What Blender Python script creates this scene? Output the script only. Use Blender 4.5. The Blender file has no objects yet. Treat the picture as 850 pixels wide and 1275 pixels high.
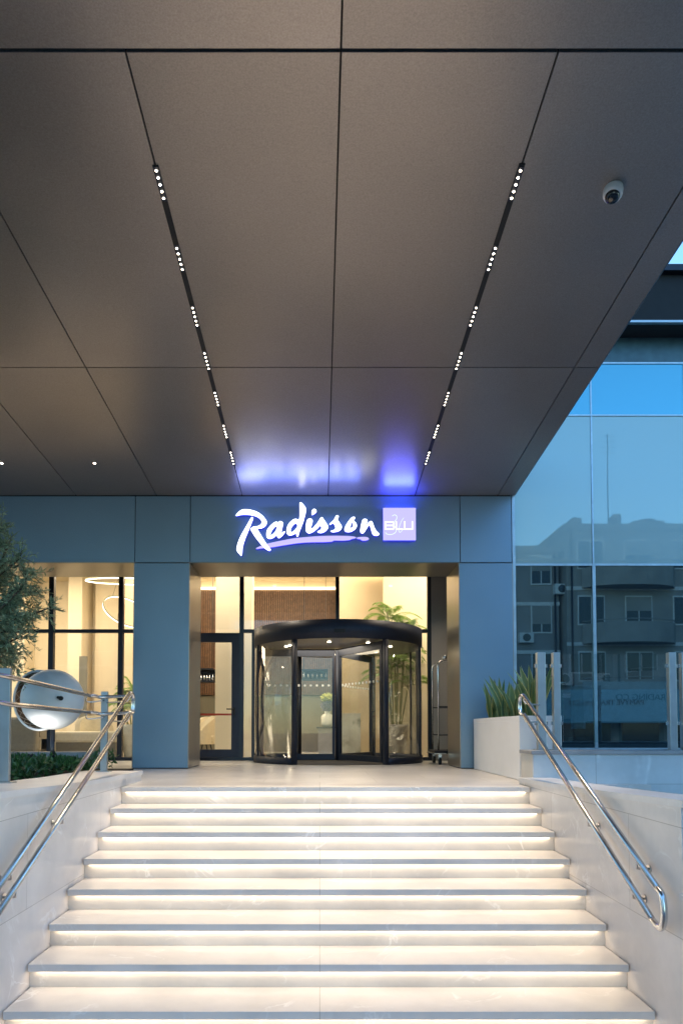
import bpy, bmesh, math, random
from mathutils import Vector, Matrix, noise
random.seed(7)
S = bpy.context.scene
COL = S.collection
PI = math.pi
R = math.radians

# ------------------------------------------------------------------ camera
F = 850.0
PITCH = R(2.2)
CX, CY = 398.0, 876.3
EYE = 0.5476
cam_d = bpy.data.cameras.new('camera')
cam = bpy.data.objects.new('camera', cam_d)
COL.objects.link(cam)
S.camera = cam
cam.location = (0, 0, EYE)
cam.rotation_euler = (R(90) + PITCH, 0, 0)
cam_d.sensor_fit = 'VERTICAL'
cam_d.sensor_height = 36
cam_d.lens = 36 * F / 1275
cam_d.shift_x = (425 - CX) / 1275
cam_d.shift_y = (CY - 637.5) / 1275
cam_d.clip_start = 0.05
cam_d.clip_end = 2000

def ray(px, py):
    u = (px - CX) / F; v = (CY - py) / F
    return Vector((u, math.cos(PITCH) - v * math.sin(PITCH), math.sin(PITCH) + v * math.cos(PITCH)))
def W(px, py, D):
    d = ray(px, py); t = D / d.y
    return Vector((d.x * t, D, EYE + d.z * t))
def X(px, D, py=850): return W(px, py, D).x
def Z(py, D): return W(400, py, D).z
DF = 9.70                       # facade plane
CZ0 = Z(617, DF)
SL = -math.tan(PITCH + math.atan((CY - 985) / F))   # soffit slope
def cz(y): return CZ0 + SL * (DF - y)
def CE(px, py):                 # point on the soffit
    d = ray(px, py)
    t = (CZ0 + SL * DF - EYE) / (d.z + SL * d.y)
    return Vector((d.x * t, d.y * t, EYE + d.z * t))

# ------------------------------------------------------------------ materials
def nodes(name):
    m = bpy.data.materials.new(name); m.use_nodes = True
    nt = m.node_tree; nt.nodes.clear()
    out = nt.nodes.new('ShaderNodeOutputMaterial')
    return m, nt, out
def N(nt, t, **kw):
    n = nt.nodes.new(t)
    for k, v in kw.items():
        if k in n.inputs.keys(): n.inputs[k].default_value = v
        else: setattr(n, k, v)
    return n
def c4(c): return (c[0], c[1], c[2], 1)
def mat(name, col, rough=0.5, metal=0.0, var=0.12, scale=8.0, bump=0.0, bscale=200.0, spec=0.5, coat=0.0):
    m, nt, out = nodes(name)
    b = N(nt, 'ShaderNodeBsdfPrincipled'); b.inputs['Metallic'].default_value = metal
    b.inputs['Specular IOR Level'].default_value = spec
    b.inputs['Coat Weight'].default_value = coat
    tc = N(nt, 'ShaderNodeTexCoord')
    nz = N(nt, 'ShaderNodeTexNoise', Scale=scale, Detail=6.0)
    nt.links.new(tc.outputs['Object'], nz.inputs['Vector'])
    rp = N(nt, 'ShaderNodeValToRGB')
    rp.color_ramp.elements[0].position = 0.3; rp.color_ramp.elements[1].position = 0.7
    rp.color_ramp.elements[0].color = c4([x * (1 - var) for x in col])
    rp.color_ramp.elements[1].color = c4([min(1, x * (1 + var)) for x in col])
    nt.links.new(nz.outputs['Fac'], rp.inputs['Fac'])
    nt.links.new(rp.outputs['Color'], b.inputs['Base Color'])
    mr = N(nt, 'ShaderNodeMapRange'); mr.inputs['To Min'].default_value = max(0.02, rough * 0.85); mr.inputs['To Max'].default_value = min(1, rough * 1.15)
    nt.links.new(nz.outputs['Fac'], mr.inputs['Value'])
    nt.links.new(mr.outputs['Result'], b.inputs['Roughness'])
    if bump:
        n2 = N(nt, 'ShaderNodeTexNoise', Scale=bscale, Detail=3.0)
        nt.links.new(tc.outputs['Object'], n2.inputs['Vector'])
        bp = N(nt, 'ShaderNodeBump', Strength=bump, Distance=0.003)
        nt.links.new(n2.outputs['Fac'], bp.inputs['Height'])
        nt.links.new(bp.outputs['Normal'], b.inputs['Normal'])
    nt.links.new(b.outputs['BSDF'], out.inputs['Surface'])
    return m
def emit(name, col, strength):
    m, nt, out = nodes(name)
    e = N(nt, 'ShaderNodeEmission', Color=c4(col), Strength=strength)
    nt.links.new(e.outputs['Emission'], out.inputs['Surface'])
    return m
def panel(name, col, rough, metal, speck=0.25):
    """lacquered metal panel with a fine sparkle grain"""
    m, nt, out = nodes(name)
    b = N(nt, 'ShaderNodeBsdfPrincipled'); b.inputs['Metallic'].default_value = metal; b.inputs['Roughness'].default_value = rough
    tc = N(nt, 'ShaderNodeTexCoord')
    n1 = N(nt, 'ShaderNodeTexNoise', Scale=90.0, Detail=4.0, Roughness=0.8)
    n2 = N(nt, 'ShaderNodeTexNoise', Scale=0.9, Detail=3.0)
    for n in (n1, n2): nt.links.new(tc.outputs['Object'], n.inputs['Vector'])
    mr = N(nt, 'ShaderNodeMapRange'); mr.inputs['From Min'].default_value = 0.3; mr.inputs['From Max'].default_value = 0.7
    mr.inputs['To Min'].default_value = 1 - speck; mr.inputs['To Max'].default_value = 1 + speck
    nt.links.new(n1.outputs['Fac'], mr.inputs['Value'])
    m2 = N(nt, 'ShaderNodeMapRange'); m2.inputs['To Min'].default_value = 0.88; m2.inputs['To Max'].default_value = 1.12
    nt.links.new(n2.outputs['Fac'], m2.inputs['Value'])
    mu = N(nt, 'ShaderNodeMath', operation='MULTIPLY')
    nt.links.new(mr.outputs['Result'], mu.inputs[0]); nt.links.new(m2.outputs['Result'], mu.inputs[1])
    oi = N(nt, 'ShaderNodeObjectInfo'); m3 = N(nt, 'ShaderNodeMapRange'); m3.inputs['To Min'].default_value = 0.93; m3.inputs['To Max'].default_value = 1.07
    nt.links.new(oi.outputs['Random'], m3.inputs['Value'])
    mv = N(nt, 'ShaderNodeMath', operation='MULTIPLY'); nt.links.new(mu.outputs[0], mv.inputs[0]); nt.links.new(m3.outputs[0], mv.inputs[1])
    mx = N(nt, 'ShaderNodeVectorMath', operation='SCALE'); mx.inputs[0].default_value = col
    nt.links.new(mv.outputs['Value'], mx.inputs['Scale'])
    n4 = N(nt, 'ShaderNodeTexNoise', Scale=1.7, Detail=4.0); nt.links.new(tc.outputs['Object'], n4.inputs['Vector'])
    m4 = N(nt, 'ShaderNodeMapRange'); m4.inputs['To Min'].default_value = rough * 0.8; m4.inputs['To Max'].default_value = rough * 1.25
    nt.links.new(n4.outputs['Fac'], m4.inputs['Value']); nt.links.new(m4.outputs[0], b.inputs['Roughness'])
    nt.links.new(mx.outputs['Vector'], b.inputs['Base Color'])
    bp = N(nt, 'ShaderNodeBump', Strength=0.06, Distance=0.002)
    nt.links.new(n1.outputs['Fac'], bp.inputs['Height']); nt.links.new(bp.outputs['Normal'], b.inputs['Normal'])
    nt.links.new(b.outputs['BSDF'], out.inputs['Surface'])
    return m
def stone(name, col, vein, rough=0.35, joints=None, veinw=0.035, vs=1.3, axis='xy'):
    """marble-like slabs: soft clouding, thin veins, optional thin joints (w,h)"""
    m, nt, out = nodes(name)
    b = N(nt, 'ShaderNodeBsdfPrincipled')
    tc = N(nt, 'ShaderNodeTexCoord')
    src = tc.outputs['Object']
    big = N(nt, 'ShaderNodeTexNoise', Scale=1.8, Detail=8.0, Roughness=0.6); nt.links.new(src, big.inputs['Vector'])
    r1 = N(nt, 'ShaderNodeValToRGB')
    r1.color_ramp.elements[0].position = 0.32; r1.color_ramp.elements[1].position = 0.68
    r1.color_ramp.elements[0].color = c4([x * 0.84 for x in col]); r1.color_ramp.elements[1].color = c4([min(1, x * 1.06) for x in col])
    nt.links.new(big.outputs['Fac'], r1.inputs['Fac'])
    vn = N(nt, 'ShaderNodeTexNoise', Scale=vs, Detail=5.0, Roughness=0.55, Distortion=0.8); nt.links.new(src, vn.inputs['Vector'])
    ab = N(nt, 'ShaderNodeMath', operation='SUBTRACT'); ab.inputs[1].default_value = 0.5; nt.links.new(vn.outputs['Fac'], ab.inputs[0])
    a2 = N(nt, 'ShaderNodeMath', operation='ABSOLUTE'); nt.links.new(ab.outputs[0], a2.inputs[0])
    mr = N(nt, 'ShaderNodeMapRange'); mr.inputs['From Min'].default_value = 0; mr.inputs['From Max'].default_value = veinw * 0.25
    mr.inputs['To Min'].default_value = 1; mr.inputs['To Max'].default_value = 0; nt.links.new(a2.outputs[0], mr.inputs['Value'])
    brk = N(nt, 'ShaderNodeTexNoise', Scale=3.1, Detail=3.0); nt.links.new(src, brk.inputs['Vector'])
    b2 = N(nt, 'ShaderNodeMapRange'); b2.inputs['From Min'].default_value = 0.5; b2.inputs['From Max'].default_value = 0.7; nt.links.new(brk.outputs['Fac'], b2.inputs['Value'])
    mm = N(nt, 'ShaderNodeMath', operation='MULTIPLY'); nt.links.new(mr.outputs[0], mm.inputs[0]); nt.links.new(b2.outputs[0], mm.inputs[1])
    mix = N(nt, 'ShaderNodeMix', data_type='RGBA'); mix.inputs[7].default_value = c4(vein)
    nt.links.new(mm.outputs[0], mix.inputs[0]); nt.links.new(r1.outputs['Color'], mix.inputs[6])
    last = mix.outputs[2]
    if joints:
        mp = N(nt, 'ShaderNodeMapping')
        if axis == 'yz': mp.inputs['Rotation'].default_value = (0, R(90), R(90))
        if axis == 'xz': mp.inputs['Rotation'].default_value = (R(-90), 0, 0)
        # build explicit coordinates instead of rotating, so the axes stay predictable
        sp = N(nt, 'ShaderNodeSeparateXYZ'); nt.links.new(src, sp.inputs[0])
        co = N(nt, 'ShaderNodeCombineXYZ')
        a, c = {'xy': ('X', 'Y'), 'yz': ('Y', 'Z'), 'xz': ('X', 'Z')}[axis]
        nt.links.new(sp.outputs[a], co.inputs[0]); nt.links.new(sp.outputs[c], co.inputs[1])
        nt.nodes.remove(mp)
        bk = N(nt, 'ShaderNodeTexBrick', Scale=1.0)
        bk.inputs['Color1'].default_value = (1, 1, 1, 1); bk.inputs['Color2'].default_value = (0.93, 0.93, 0.93, 1); bk.inputs['Mortar'].default_value = (0.55, 0.53, 0.5, 1)
        bk.inputs['Mortar Size'].default_value = 0.0022; bk.inputs['Mortar Smooth'].default_value = 0.1
        bk.inputs['Brick Width'].default_value = joints[0]; bk.inputs['Row Height'].default_value = joints[1]
        bk.offset = joints[2] if len(joints) > 2 else 0.0
        nt.links.new(co.outputs[0], bk.inputs['Vector'])
        mu = N(nt, 'ShaderNodeMix', data_type='RGBA', blend_type='MULTIPLY'); mu.inputs[0].default_value = 1
        nt.links.new(last, mu.inputs[6]); nt.links.new(bk.outputs['Color'], mu.inputs[7]); last = mu.outputs[2]
    nt.links.new(last, b.inputs['Base Color'])
    r3 = N(nt, 'ShaderNodeMapRange'); r3.inputs['To Min'].default_value = rough * 0.75; r3.inputs['To Max'].default_value = rough * 1.3
    nt.links.new(big.outputs['Fac'], r3.inputs['Value']); nt.links.new(r3.outputs[0], b.inputs['Roughness'])
    nt.links.new(b.outputs['BSDF'], out.inputs['Surface'])
    return m
def glass(name, tint=(0.95, 0.97, 0.97), refl=0.06, dirt=0.0, gcol=(1, 1, 1), body=None, bodyfac=0.0):
    m, nt, out = nodes(name)
    tr = N(nt, 'ShaderNodeBsdfTransparent', Color=c4(tint))
    gl = N(nt, 'ShaderNodeBsdfGlossy', Color=c4(gcol), Roughness=0.012 if body else 0.0)
    fr = N(nt, 'ShaderNodeLayerWeight', Blend=0.5)
    pw_ = N(nt, 'ShaderNodeMath', operation='POWER'); pw_.inputs[1].default_value = 4.0
    nt.links.new(fr.outputs['Facing'], pw_.inputs[0])
    mr = N(nt, 'ShaderNodeMapRange'); mr.inputs['To Min'].default_value = refl; mr.inputs['To Max'].default_value = min(1, refl + 0.7)
    nt.links.new(pw_.outputs[0], mr.inputs['Value'])
    base = tr.outputs[0]
    if body:
        df = N(nt, 'ShaderNodeBsdfDiffuse', Color=c4(body))
        mb = N(nt, 'ShaderNodeMixShader'); mb.inputs[0].default_value = bodyfac
        nt.links.new(tr.outputs[0], mb.inputs[1]); nt.links.new(df.outputs[0], mb.inputs[2]); base = mb.outputs[0]
    mx = N(nt, 'ShaderNodeMixShader')
    nt.links.new(mr.outputs[0], mx.inputs[0]); nt.links.new(base, mx.inputs[1]); nt.links.new(gl.outputs[0], mx.inputs[2])
    if gcol != (1, 1, 1) or body:
        tc = N(nt, 'ShaderNodeTexCoord'); nz = N(nt, 'ShaderNodeTexNoise', Scale=0.55, Detail=1.0)
        nt.links.new(tc.outputs['Object'], nz.inputs['Vector'])
        bp = N(nt, 'ShaderNodeBump', Strength=0.05, Distance=0.02); nt.links.new(nz.outputs['Fac'], bp.inputs['Height'])
        nt.links.new(bp.outputs['Normal'], gl.inputs['Normal'])
    nt.links.new(mx.outputs[0], out.inputs['Surface'])
    return m
def leafmat(name, c1, c2, trans=0.25, rough=0.5):
    m, nt, out = nodes(name)
    b = N(nt, 'ShaderNodeBsdfPrincipled', Roughness=rough)
    g = N(nt, 'ShaderNodeNewGeometry'); tc = N(nt, 'ShaderNodeTexCoord')
    nz = N(nt, 'ShaderNodeTexNoise', Scale=9.0, Detail=3.0); nt.links.new(tc.outputs['Object'], nz.inputs['Vector'])
    ad = N(nt, 'ShaderNodeMath', operation='MULTIPLY_ADD'); ad.inputs[1].default_value = 0.6
    nt.links.new(g.outputs['Random Per Island'], ad.inputs[0])
    sc = N(nt, 'ShaderNodeMath', operation='MULTIPLY'); sc.inputs[1].default_value = 0.6; nt.links.new(nz.outputs['Fac'], sc.inputs[0])
    nt.links.new(sc.outputs[0], ad.inputs[2])
    rp = N(nt, 'ShaderNodeValToRGB'); rp.color_ramp.elements[0].color = c4(c1); rp.color_ramp.elements[1].color = c4(c2)
    nt.links.new(ad.outputs[0], rp.inputs['Fac']); nt.links.new(rp.outputs['Color'], b.inputs['Base Color'])
    t = N(nt, 'ShaderNodeBsdfTranslucent'); nt.links.new(rp.outputs['Color'], t.inputs['Color'])
    mx = N(nt, 'ShaderNodeMixShader'); mx.inputs[0].default_value = trans
    nt.links.new(b.outputs[0], mx.inputs[1]); nt.links.new(t.outputs[0], mx.inputs[2]); nt.links.new(mx.outputs[0], out.inputs['Surface'])
    return m

WARM = (1.0, 0.76, 0.48)
M = {}
M['soffit'] = panel('bronze soffit panel', (0.355, 0.318, 0.292), 0.31, 0.55, 0.20)
M['facade'] = panel('blue grey metal panel', (0.215, 0.325, 0.43), 0.40, 0.4, 0.16)
M['revealp'] = panel('champagne metal panel', (0.34, 0.31, 0.27), 0.30, 0.75, 0.10)
M['gap'] = mat('shadow gap', (0.012, 0.012, 0.013), 0.8)
M['black'] = mat('black anodised aluminium', (0.02, 0.026, 0.045), 0.5, 0.3)
M['dark'] = mat('dark aluminium frame', (0.022, 0.026, 0.036), 0.35, 0.5)
M['stair'] = stone('cream limestone tread', (0.76, 0.73, 0.705), (0.95, 0.94, 0.93), 0.34, (30, 30), vs=1.7, veinw=0.06)
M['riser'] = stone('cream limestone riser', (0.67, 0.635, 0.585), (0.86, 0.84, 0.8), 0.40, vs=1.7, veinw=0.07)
M['landing'] = stone('limestone paving', (0.66, 0.635, 0.61), (0.8, 0.78, 0.75), 0.30, (1.2, 0.6, 0.5))
M['sidewall'] = stone('polished limestone cladding', (0.78, 0.735, 0.70), (0.92, 0.90, 0.88), 0.36, (1.5, 0.62, 0.5), axis='yz', vs=1.6, veinw=0.06)
M['coping'] = stone('limestone coping', (0.76, 0.74, 0.73), (0.85, 0.84, 0.82), 0.38)
M['marble'] = stone('pale marble cladding', (0.62, 0.66, 0.68), (0.9, 0.92, 0.93), 0.22, (1.4, 0.9), veinw=0.10, vs=0.8, axis='xz')
M['kerb'] = mat('grey stone kerb', (0.32, 0.32, 0.33), 0.6, 0, 0.15, 6)
M['steel'] = mat('brushed stainless steel', (0.58, 0.55, 0.53), 0.24, 1.0, 0.08, 30)
M['polished'] = mat('polished stainless steel', (0.68, 0.69, 0.70), 0.20, 1.0, 0.03)
M['postm'] = mat('satin steel post', (0.42, 0.46, 0.48), 0.38, 0.85, 0.06)
M['glass'] = glass('clear glass', (0.975, 0.98, 0.975), 0.025)
M['doorglass'] = glass('tinted door glass', (0.93, 0.94, 0.93), 0.03)
M['guardglass'] = glass('guard glass', (0.86, 0.93, 0.93), 0.05)
M['spandrel'] = glass('milky curtain wall glass', (0.1, 0.2, 0.25), 0.12, gcol=(0.80, 0.92, 0.86), body=(0.36, 0.52, 0.53), bodyfac=0.93)
M['transomglass'] = glass('blue curtain wall glass', (0.08, 0.2, 0.25), 0.26, gcol=(0.35, 0.80, 0.95), body=(0.05, 0.30, 0.42), bodyfac=0.93)
M['vision'] = glass('dark vision glass', (0.10, 0.15, 0.17), 0.19, gcol=(0.55, 0.86, 0.95), body=(0.02, 0.035, 0.045), bodyfac=0.6)
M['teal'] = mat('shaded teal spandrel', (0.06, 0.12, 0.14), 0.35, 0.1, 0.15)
M['mullion'] = mat('pale blue aluminium mullion', (0.42, 0.52, 0.58), 0.35, 0.6)
M['cream'] = mat('cream plaster', (0.72, 0.63, 0.46), 0.7, 0, 0.03, 2)
M['cream2'] = mat('warm beige plaster', (0.62, 0.50, 0.34), 0.7, 0, 0.04, 2)
M['lfloor'] = stone('lobby marble floor', (0.55, 0.50, 0.42), (0.7, 0.66, 0.6), 0.2, (1.2, 1.2))
M['slat'] = mat('walnut slat', (0.15, 0.08, 0.042), 0.5, 0, 0.3, 14)
M['slatback'] = mat('dark walnut backing', (0.07, 0.04, 0.025), 0.7)
M['greypanel'] = mat('olive grey wall panel', (0.17, 0.16, 0.12), 0.6, 0, 0.1, 3)
M['greywall'] = panel('grey metal return wall', (0.32, 0.31, 0.30), 0.5, 0.2, 0.1)
M['planter'] = mat('white planter finish', (0.86, 0.85, 0.86), 0.45, 0, 0.03, 3)
M['soil'] = mat('dark soil', (0.04, 0.03, 0.022), 0.95, 0, 0.4, 25, 0.6, 60)
M['snake'] = leafmat('snake plant leaf', (0.035, 0.085, 0.03), (0.16, 0.26, 0.10), 0.08, 0.35)
M['snakeedge'] = leafmat('snake plant yellow margin', (0.34, 0.36, 0.12), (0.45, 0.45, 0.18), 0.1, 0.4)
M['olive'] = leafmat('olive leaf', (0.10, 0.18, 0.10), (0.42, 0.54, 0.36), 0.28)
M['shrub'] = leafmat('shrub leaf', (0.012, 0.05, 0.015), (0.08, 0.20, 0.055), 0.12, 0.35)
M['palm'] = leafmat('palm leaf', (0.09, 0.19, 0.03), (0.32, 0.46, 0.12), 0.4)
M['bark'] = mat('olive bark', (0.12, 0.095, 0.07), 0.9, 0, 0.4, 20, 0.8, 40)
M['cane'] = mat('palm cane', (0.24, 0.25, 0.12), 0.6, 0, 0.3, 25)
M['pot'] = mat('grey stone pot', (0.30, 0.28, 0.25), 0.6, 0, 0.1)
M['led'] = emit('warm LED strip', (1.0, 0.81, 0.58), 4.0)
M['cove'] = emit('warm cove light', (1.0, 0.74, 0.42), 2.2)
M['lens'] = emit('warm LED lens', (1.0, 0.86, 0.66), 6.0)
M['ringled'] = emit('ring pendant light', (1.0, 0.87, 0.68), 1.5)
M['signwhite'] = emit('white lit sign face', (0.90, 0.95, 1.0), 1.2)
M['signlilac'] = emit('lilac lit sign face', (0.52, 0.46, 1.0), 0.36)
M['signblue'] = emit('blue lit sign return', (0.03, 0.04, 1.0), 0.3)
M['squareface'] = emit('lilac lit square', (0.50, 0.47, 0.98), 0.36)
M['blue_edge'] = emit('blue square return', (0.04, 0.06, 1.0), 0.25)
M['added_blue_top'] = emit('added blue glow on the square top', (0.05, 0.08, 1.0), 14.0)  # added emission that makes the blue soffit glow above the square
M['letter_top_glow'] = emit('added blue glow on the letter tops', (0.22, 0.33, 1.0), 1.6)  # added emission on upward letter faces, for the soffit glow
M['squaretext'] = emit('white lit small lettering', (0.9, 0.93, 1.0), 0.42)
M['faintline'] = emit('pale script line', (0.62, 0.75, 1.0), 0.45)
M['camwhite'] = mat('white camera housing', (0.75, 0.76, 0.77), 0.35)
M['camdome'] = mat('black smoked dome', (0.01, 0.01, 0.012), 0.05, 0, 0.05, spec=0.8)
M['red'] = mat('red push bar', (0.55, 0.06, 0.03), 0.4)
M['dots'] = mat('frosted dot', (0.8, 0.8, 0.76), 0.6)
M['rubber'] = mat('black rubber', (0.015, 0.015, 0.015), 0.7)
M['carpet'] = mat('dark platform carpet', (0.03, 0.028, 0.03), 0.9)
M['chair'] = mat('cream upholstery', (0.62, 0.56, 0.43), 0.9, 0, 0.06, 20, 0.3, 90)
M['sofa'] = mat('grey upholstery', (0.22, 0.20, 0.16), 0.9, 0, 0.08, 20, 0.3, 90)
M['whitemarble'] = stone('veined white marble', (0.62, 0.60, 0.54), (0.10, 0.11, 0.08), 0.25, veinw=0.8, vs=2.2)
M['ceramic'] = mat('white ceramic', (0.72, 0.70, 0.62), 0.25)
M['flower'] = leafmat('yellow green flower', (0.45, 0.5, 0.08), (0.75, 0.75, 0.25), 0.2)
M['lilacfl'] = leafmat('muted violet bloom', (0.14, 0.13, 0.22), (0.3, 0.28, 0.36), 0.2)
M['orb'] = mat('white lacquered shell', (0.74, 0.76, 0.78), 0.5, 0.0, 0.04)
M['weave'] = mat('pale woven rope', (0.55, 0.45, 0.35), 0.7, 0, 0.3, 30)
M['orbin'] = mat('dark brown shell lining', (0.22, 0.115, 0.06), 0.6, 0, 0.2, 20)
M['added_uplight_lens'] = emit('added orb uplight lens', (1.0, 0.97, 0.9), 6.0)  # lens of the uplight added for the orb
M['asphalt'] = mat('asphalt', (0.05, 0.05, 0.052), 0.85, 0, 0.25, 30, 0.4, 120)
M['paving'] = stone('street paving', (0.26, 0.255, 0.25), (0.3, 0.3, 0.3), 0.7, (0.6, 0.4, 0.5))
M['render'] = mat('pale weathered render', (0.27, 0.27, 0.26), 0.85, 0, 0.15, 1.2)
M['render2'] = mat('grey weathered render', (0.25, 0.25, 0.25), 0.85, 0, 0.15, 1.2)
M['winglass'] = mat('dark apartment window', (0.02, 0.03, 0.04), 0.08, 0, 0.1)
M['winframe'] = mat('white window frame', (0.6, 0.6, 0.6), 0.5)
M['signboard'] = mat('pale blue shop board', (0.25, 0.42, 0.50), 0.5)
M['ink'] = mat('navy sign lettering', (0.02, 0.03, 0.06), 0.5)
M['paint'] = mat('white road paint', (0.7, 0.7, 0.68), 0.7)

# ------------------------------------------------------------------ mesh helper
class MB:
    def __init__(s): s.bm = bmesh.new()
    def box(s, x0, x1, y0, y1, z0, z1, mi=0):
        v = [s.bm.verts.new((x, y, z)) for x in (x0, x1) for y in (y0, y1) for z in (z0, z1)]
        for f in ((0, 1, 3, 2), (4, 6, 7, 5), (0, 4, 5, 1), (2, 3, 7, 6), (0, 2, 6, 4), (1, 5, 7, 3)):
            s.bm.faces.new([v[i] for i in f]).material_index = mi
        return s
    def poly(s, pts, mi=0):
        s.bm.faces.new([s.bm.verts.new(p) for p in pts]).material_index = mi; return s
    def extr(s, pts, vec, mi=0):        # polygon extruded along vec
        vec = Vector(vec)
        a = [s.bm.verts.new(p) for p in pts]; b = [s.bm.verts.new(Vector(p) + vec) for p in pts]
        s.bm.faces.new(a[::-1]).material_index = mi; s.bm.faces.new(b).material_index = mi
        n = len(a)
        for i in range(n): s.bm.faces.new((a[i], a[(i + 1) % n], b[(i + 1) % n], b[i])).material_index = mi
        return s
    def tube(s, pts, r, n=10, mi=0, caps=True, closed=False):
        pts = [Vector(p) for p in pts]
        rs = r if isinstance(r, (list, tuple)) else [r] * len(pts)
        rings = []; up = None
        L = len(pts)
        for i, p in enumerate(pts):
            if closed: t = pts[(i + 1) % L] - pts[i - 1]
            else: t = (pts[min(i + 1, L - 1)] - pts[max(i - 1, 0)])
            if t.length < 1e-9: t = Vector((0, 0, 1))
            t.normalize()
            if up is None:
                a = Vector((0, 0, 1)) if abs(t.z) < 0.9 else Vector((1, 0, 0))
                up = (a - t * a.dot(t)).normalized()
            else:
                up = (up - t * up.dot(t))
                if up.length < 1e-6: up = t.orthogonal()
                up.normalize()
            q = t.cross(up)
            rings.append([s.bm.verts.new(p + (up * math.cos(2 * PI * k / n) + q * math.sin(2 * PI * k / n)) * rs[i]) for k in range(n)])
        rng = range(L if closed else L - 1)
        for i in rng:
            a, b = rings[i], rings[(i + 1) % L]
            for k in range(n):
                f = s.bm.faces.new((a[k], a[(k + 1) % n], b[(k + 1) % n], b[k])); f.smooth = True; f.material_index = mi
        if caps and not closed:
            s.bm.faces.new(rings[0][::-1]).material_index = mi; s.bm.faces.new(rings[-1]).material_index = mi
        return s
    def lathe(s, prof, c=(0, 0, 0), n=28, mi=0, axis=None, a0=0, a1=2 * PI):
        c = Vector(c); rings = []
        full = abs(a1 - a0 - 2 * PI) < 1e-6
        m = n if full else n + 1
        for r, z in prof:
            if r < 1e-6: rings.append([s.bm.verts.new(c + Vector((0, 0, z)))] )
            else: rings.append([s.bm.verts.new(c + Vector((r * math.cos(a0 + (a1 - a0) * k / n), r * math.sin(a0 + (a1 - a0) * k / n), z))) for k in range(m)])
        for i in range(len(rings) - 1):
            a, b = rings[i], rings[i + 1]
            for k in range(n):
                k2 = (k + 1) % m
                if len(a) == 1 and len(b) == 1: continue
                if len(a) == 1: f = s.bm.faces.new((a[0], b[k2], b[k]))
                elif len(b) == 1: f = s.bm.faces.new((a[k], a[k2], b[0]))
                else: f = s.bm.faces.new((a[k], a[k2], b[k2], b[k]))
                f.smooth = True; f.material_index = mi
        return s
    def xf(s, mtx): bmesh.ops.transform(s.bm, matrix=mtx, verts=s.bm.verts); return s
    def build(s, name, mats, parent=None, bevel=0.0, solid=0.0, smooth=None):
        if bevel:
            bmesh.ops.remove_doubles(s.bm, verts=s.bm.verts, dist=1e-5)
        if solid == 0: bmesh.ops.recalc_face_normals(s.bm, faces=s.bm.faces)
        me = bpy.data.meshes.new(name); s.bm.to_mesh(me); s.bm.free()
        for m in (mats if isinstance(mats, (list, tuple)) else [mats]): me.materials.append(m)
        o = bpy.data.objects.new(name, me); COL.objects.link(o)
        if parent is not None:
            o.parent = parent
            o.matrix_parent_inverse = Matrix.Translation(-parent.location) if parent.type == 'EMPTY' and parent.parent is None else Matrix.Identity(4)
        if bevel:
            b = o.modifiers.new('bevel', 'BEVEL'); b.width = bevel; b.segments = 2; b.limit_method = 'ANGLE'; b.angle_limit = R(40)
        if solid:
            b = o.modifiers.new('solid', 'SOLIDIFY'); b.thickness = solid; b.offset = 0
        return o
def tag(o, label=None, cat=None, group=None, kind=None):
    if label: o['label'] = label
    if cat: o['category'] = cat
    if group: o['group'] = group
    if kind: o['kind'] = kind
    return o
def thing(name, label, cat, loc=(0, 0, 0), group=None):
    o = bpy.data.objects.new(name, None); COL.objects.link(o); o.location = loc; o.empty_display_size = 0.2
    return tag(o, label, cat, group)
def lamp(name, kind, loc, energy, color, parent=None, aim=None, **kw):
    d = bpy.data.lights.new(name, kind); d.energy = energy; d.color = color
    for k, v in kw.items(): setattr(d, k, v)
    o = bpy.data.objects.new(name, d); COL.objects.link(o); o.location = loc
    if aim is not None: o.rotation_euler = (Vector(aim) - Vector(loc)).to_track_quat('-Z', 'Y').to_euler()
    if parent is not None:
        o.parent = parent; o.matrix_parent_inverse = Matrix.Translation(-parent.location) if parent.parent is None and parent.type == 'EMPTY' else Matrix.Identity(4)
    return o
def arc(c, r, a0, a1, n, z):
    return [Vector((c[0] + r * math.cos(a0 + (a1 - a0) * k / n), c[1] + r * math.sin(a0 + (a1 - a0) * k / n), z)) for k in range(n + 1)]
def smooth(pts, k=5, closed=False):
    pts = [Vector(p) for p in pts]; L = len(pts); out = []
    for i in range(L if closed else L - 1):
        g = lambda j: pts[j % L] if closed else pts[max(0, min(L - 1, j))]
        p0, p1, p2, p3 = g(i - 1), g(i), g(i + 1), g(i + 2)
        for q in range(k):
            t = q / k
            out.append(0.5 * ((2 * p1) + (p2 - p0) * t + (2 * p0 - 5 * p1 + 4 * p2 - p3) * t * t + (3 * p1 - p0 - 3 * p2 + p3) * t ** 3))
    if not closed: out.append(pts[-1])
    return out

# ------------------------------------------------------------------ ground and street
GZ = -1.467
XL, XR = -1.91, 2.02            # stair side walls
RISE, TREAD, D0 = 0.163, 0.343, 6.564
tag(MB().box(-400, 400, -400, 400, GZ - 0.5, GZ - 0.14).build('ground', M['paving']), kind='structure')
tag(MB().box(-60, 60, -4.5, 9.4, GZ - 0.139, GZ).build('pavement', M['paving']), kind='structure')
rd = MB().box(-60, 60, -12.5, -4.5, GZ - 0.139, GZ - 0.13)
tag(rd.build('road', M['asphalt']), kind='structure')
rm = MB()
for i in range(-12, 13): rm.box(i * 4 - 1, i * 4 + 1, -8.56, -8.44, GZ - 0.129, GZ - 0.126)
tag(rm.build('road_marking', M['paint']), kind='structure')
tag(MB().box(-60, 60, -15, -12.5, GZ - 0.139, GZ).build('pavement', M['paving']), kind='structure')

# ------------------------------------------------------------------ hotel building
hotel = thing('hotel_building', 'hotel entrance building with bronze soffit, blue grey metal columns and a lit glazed lobby', 'building', (0, DF, 0))
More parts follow.
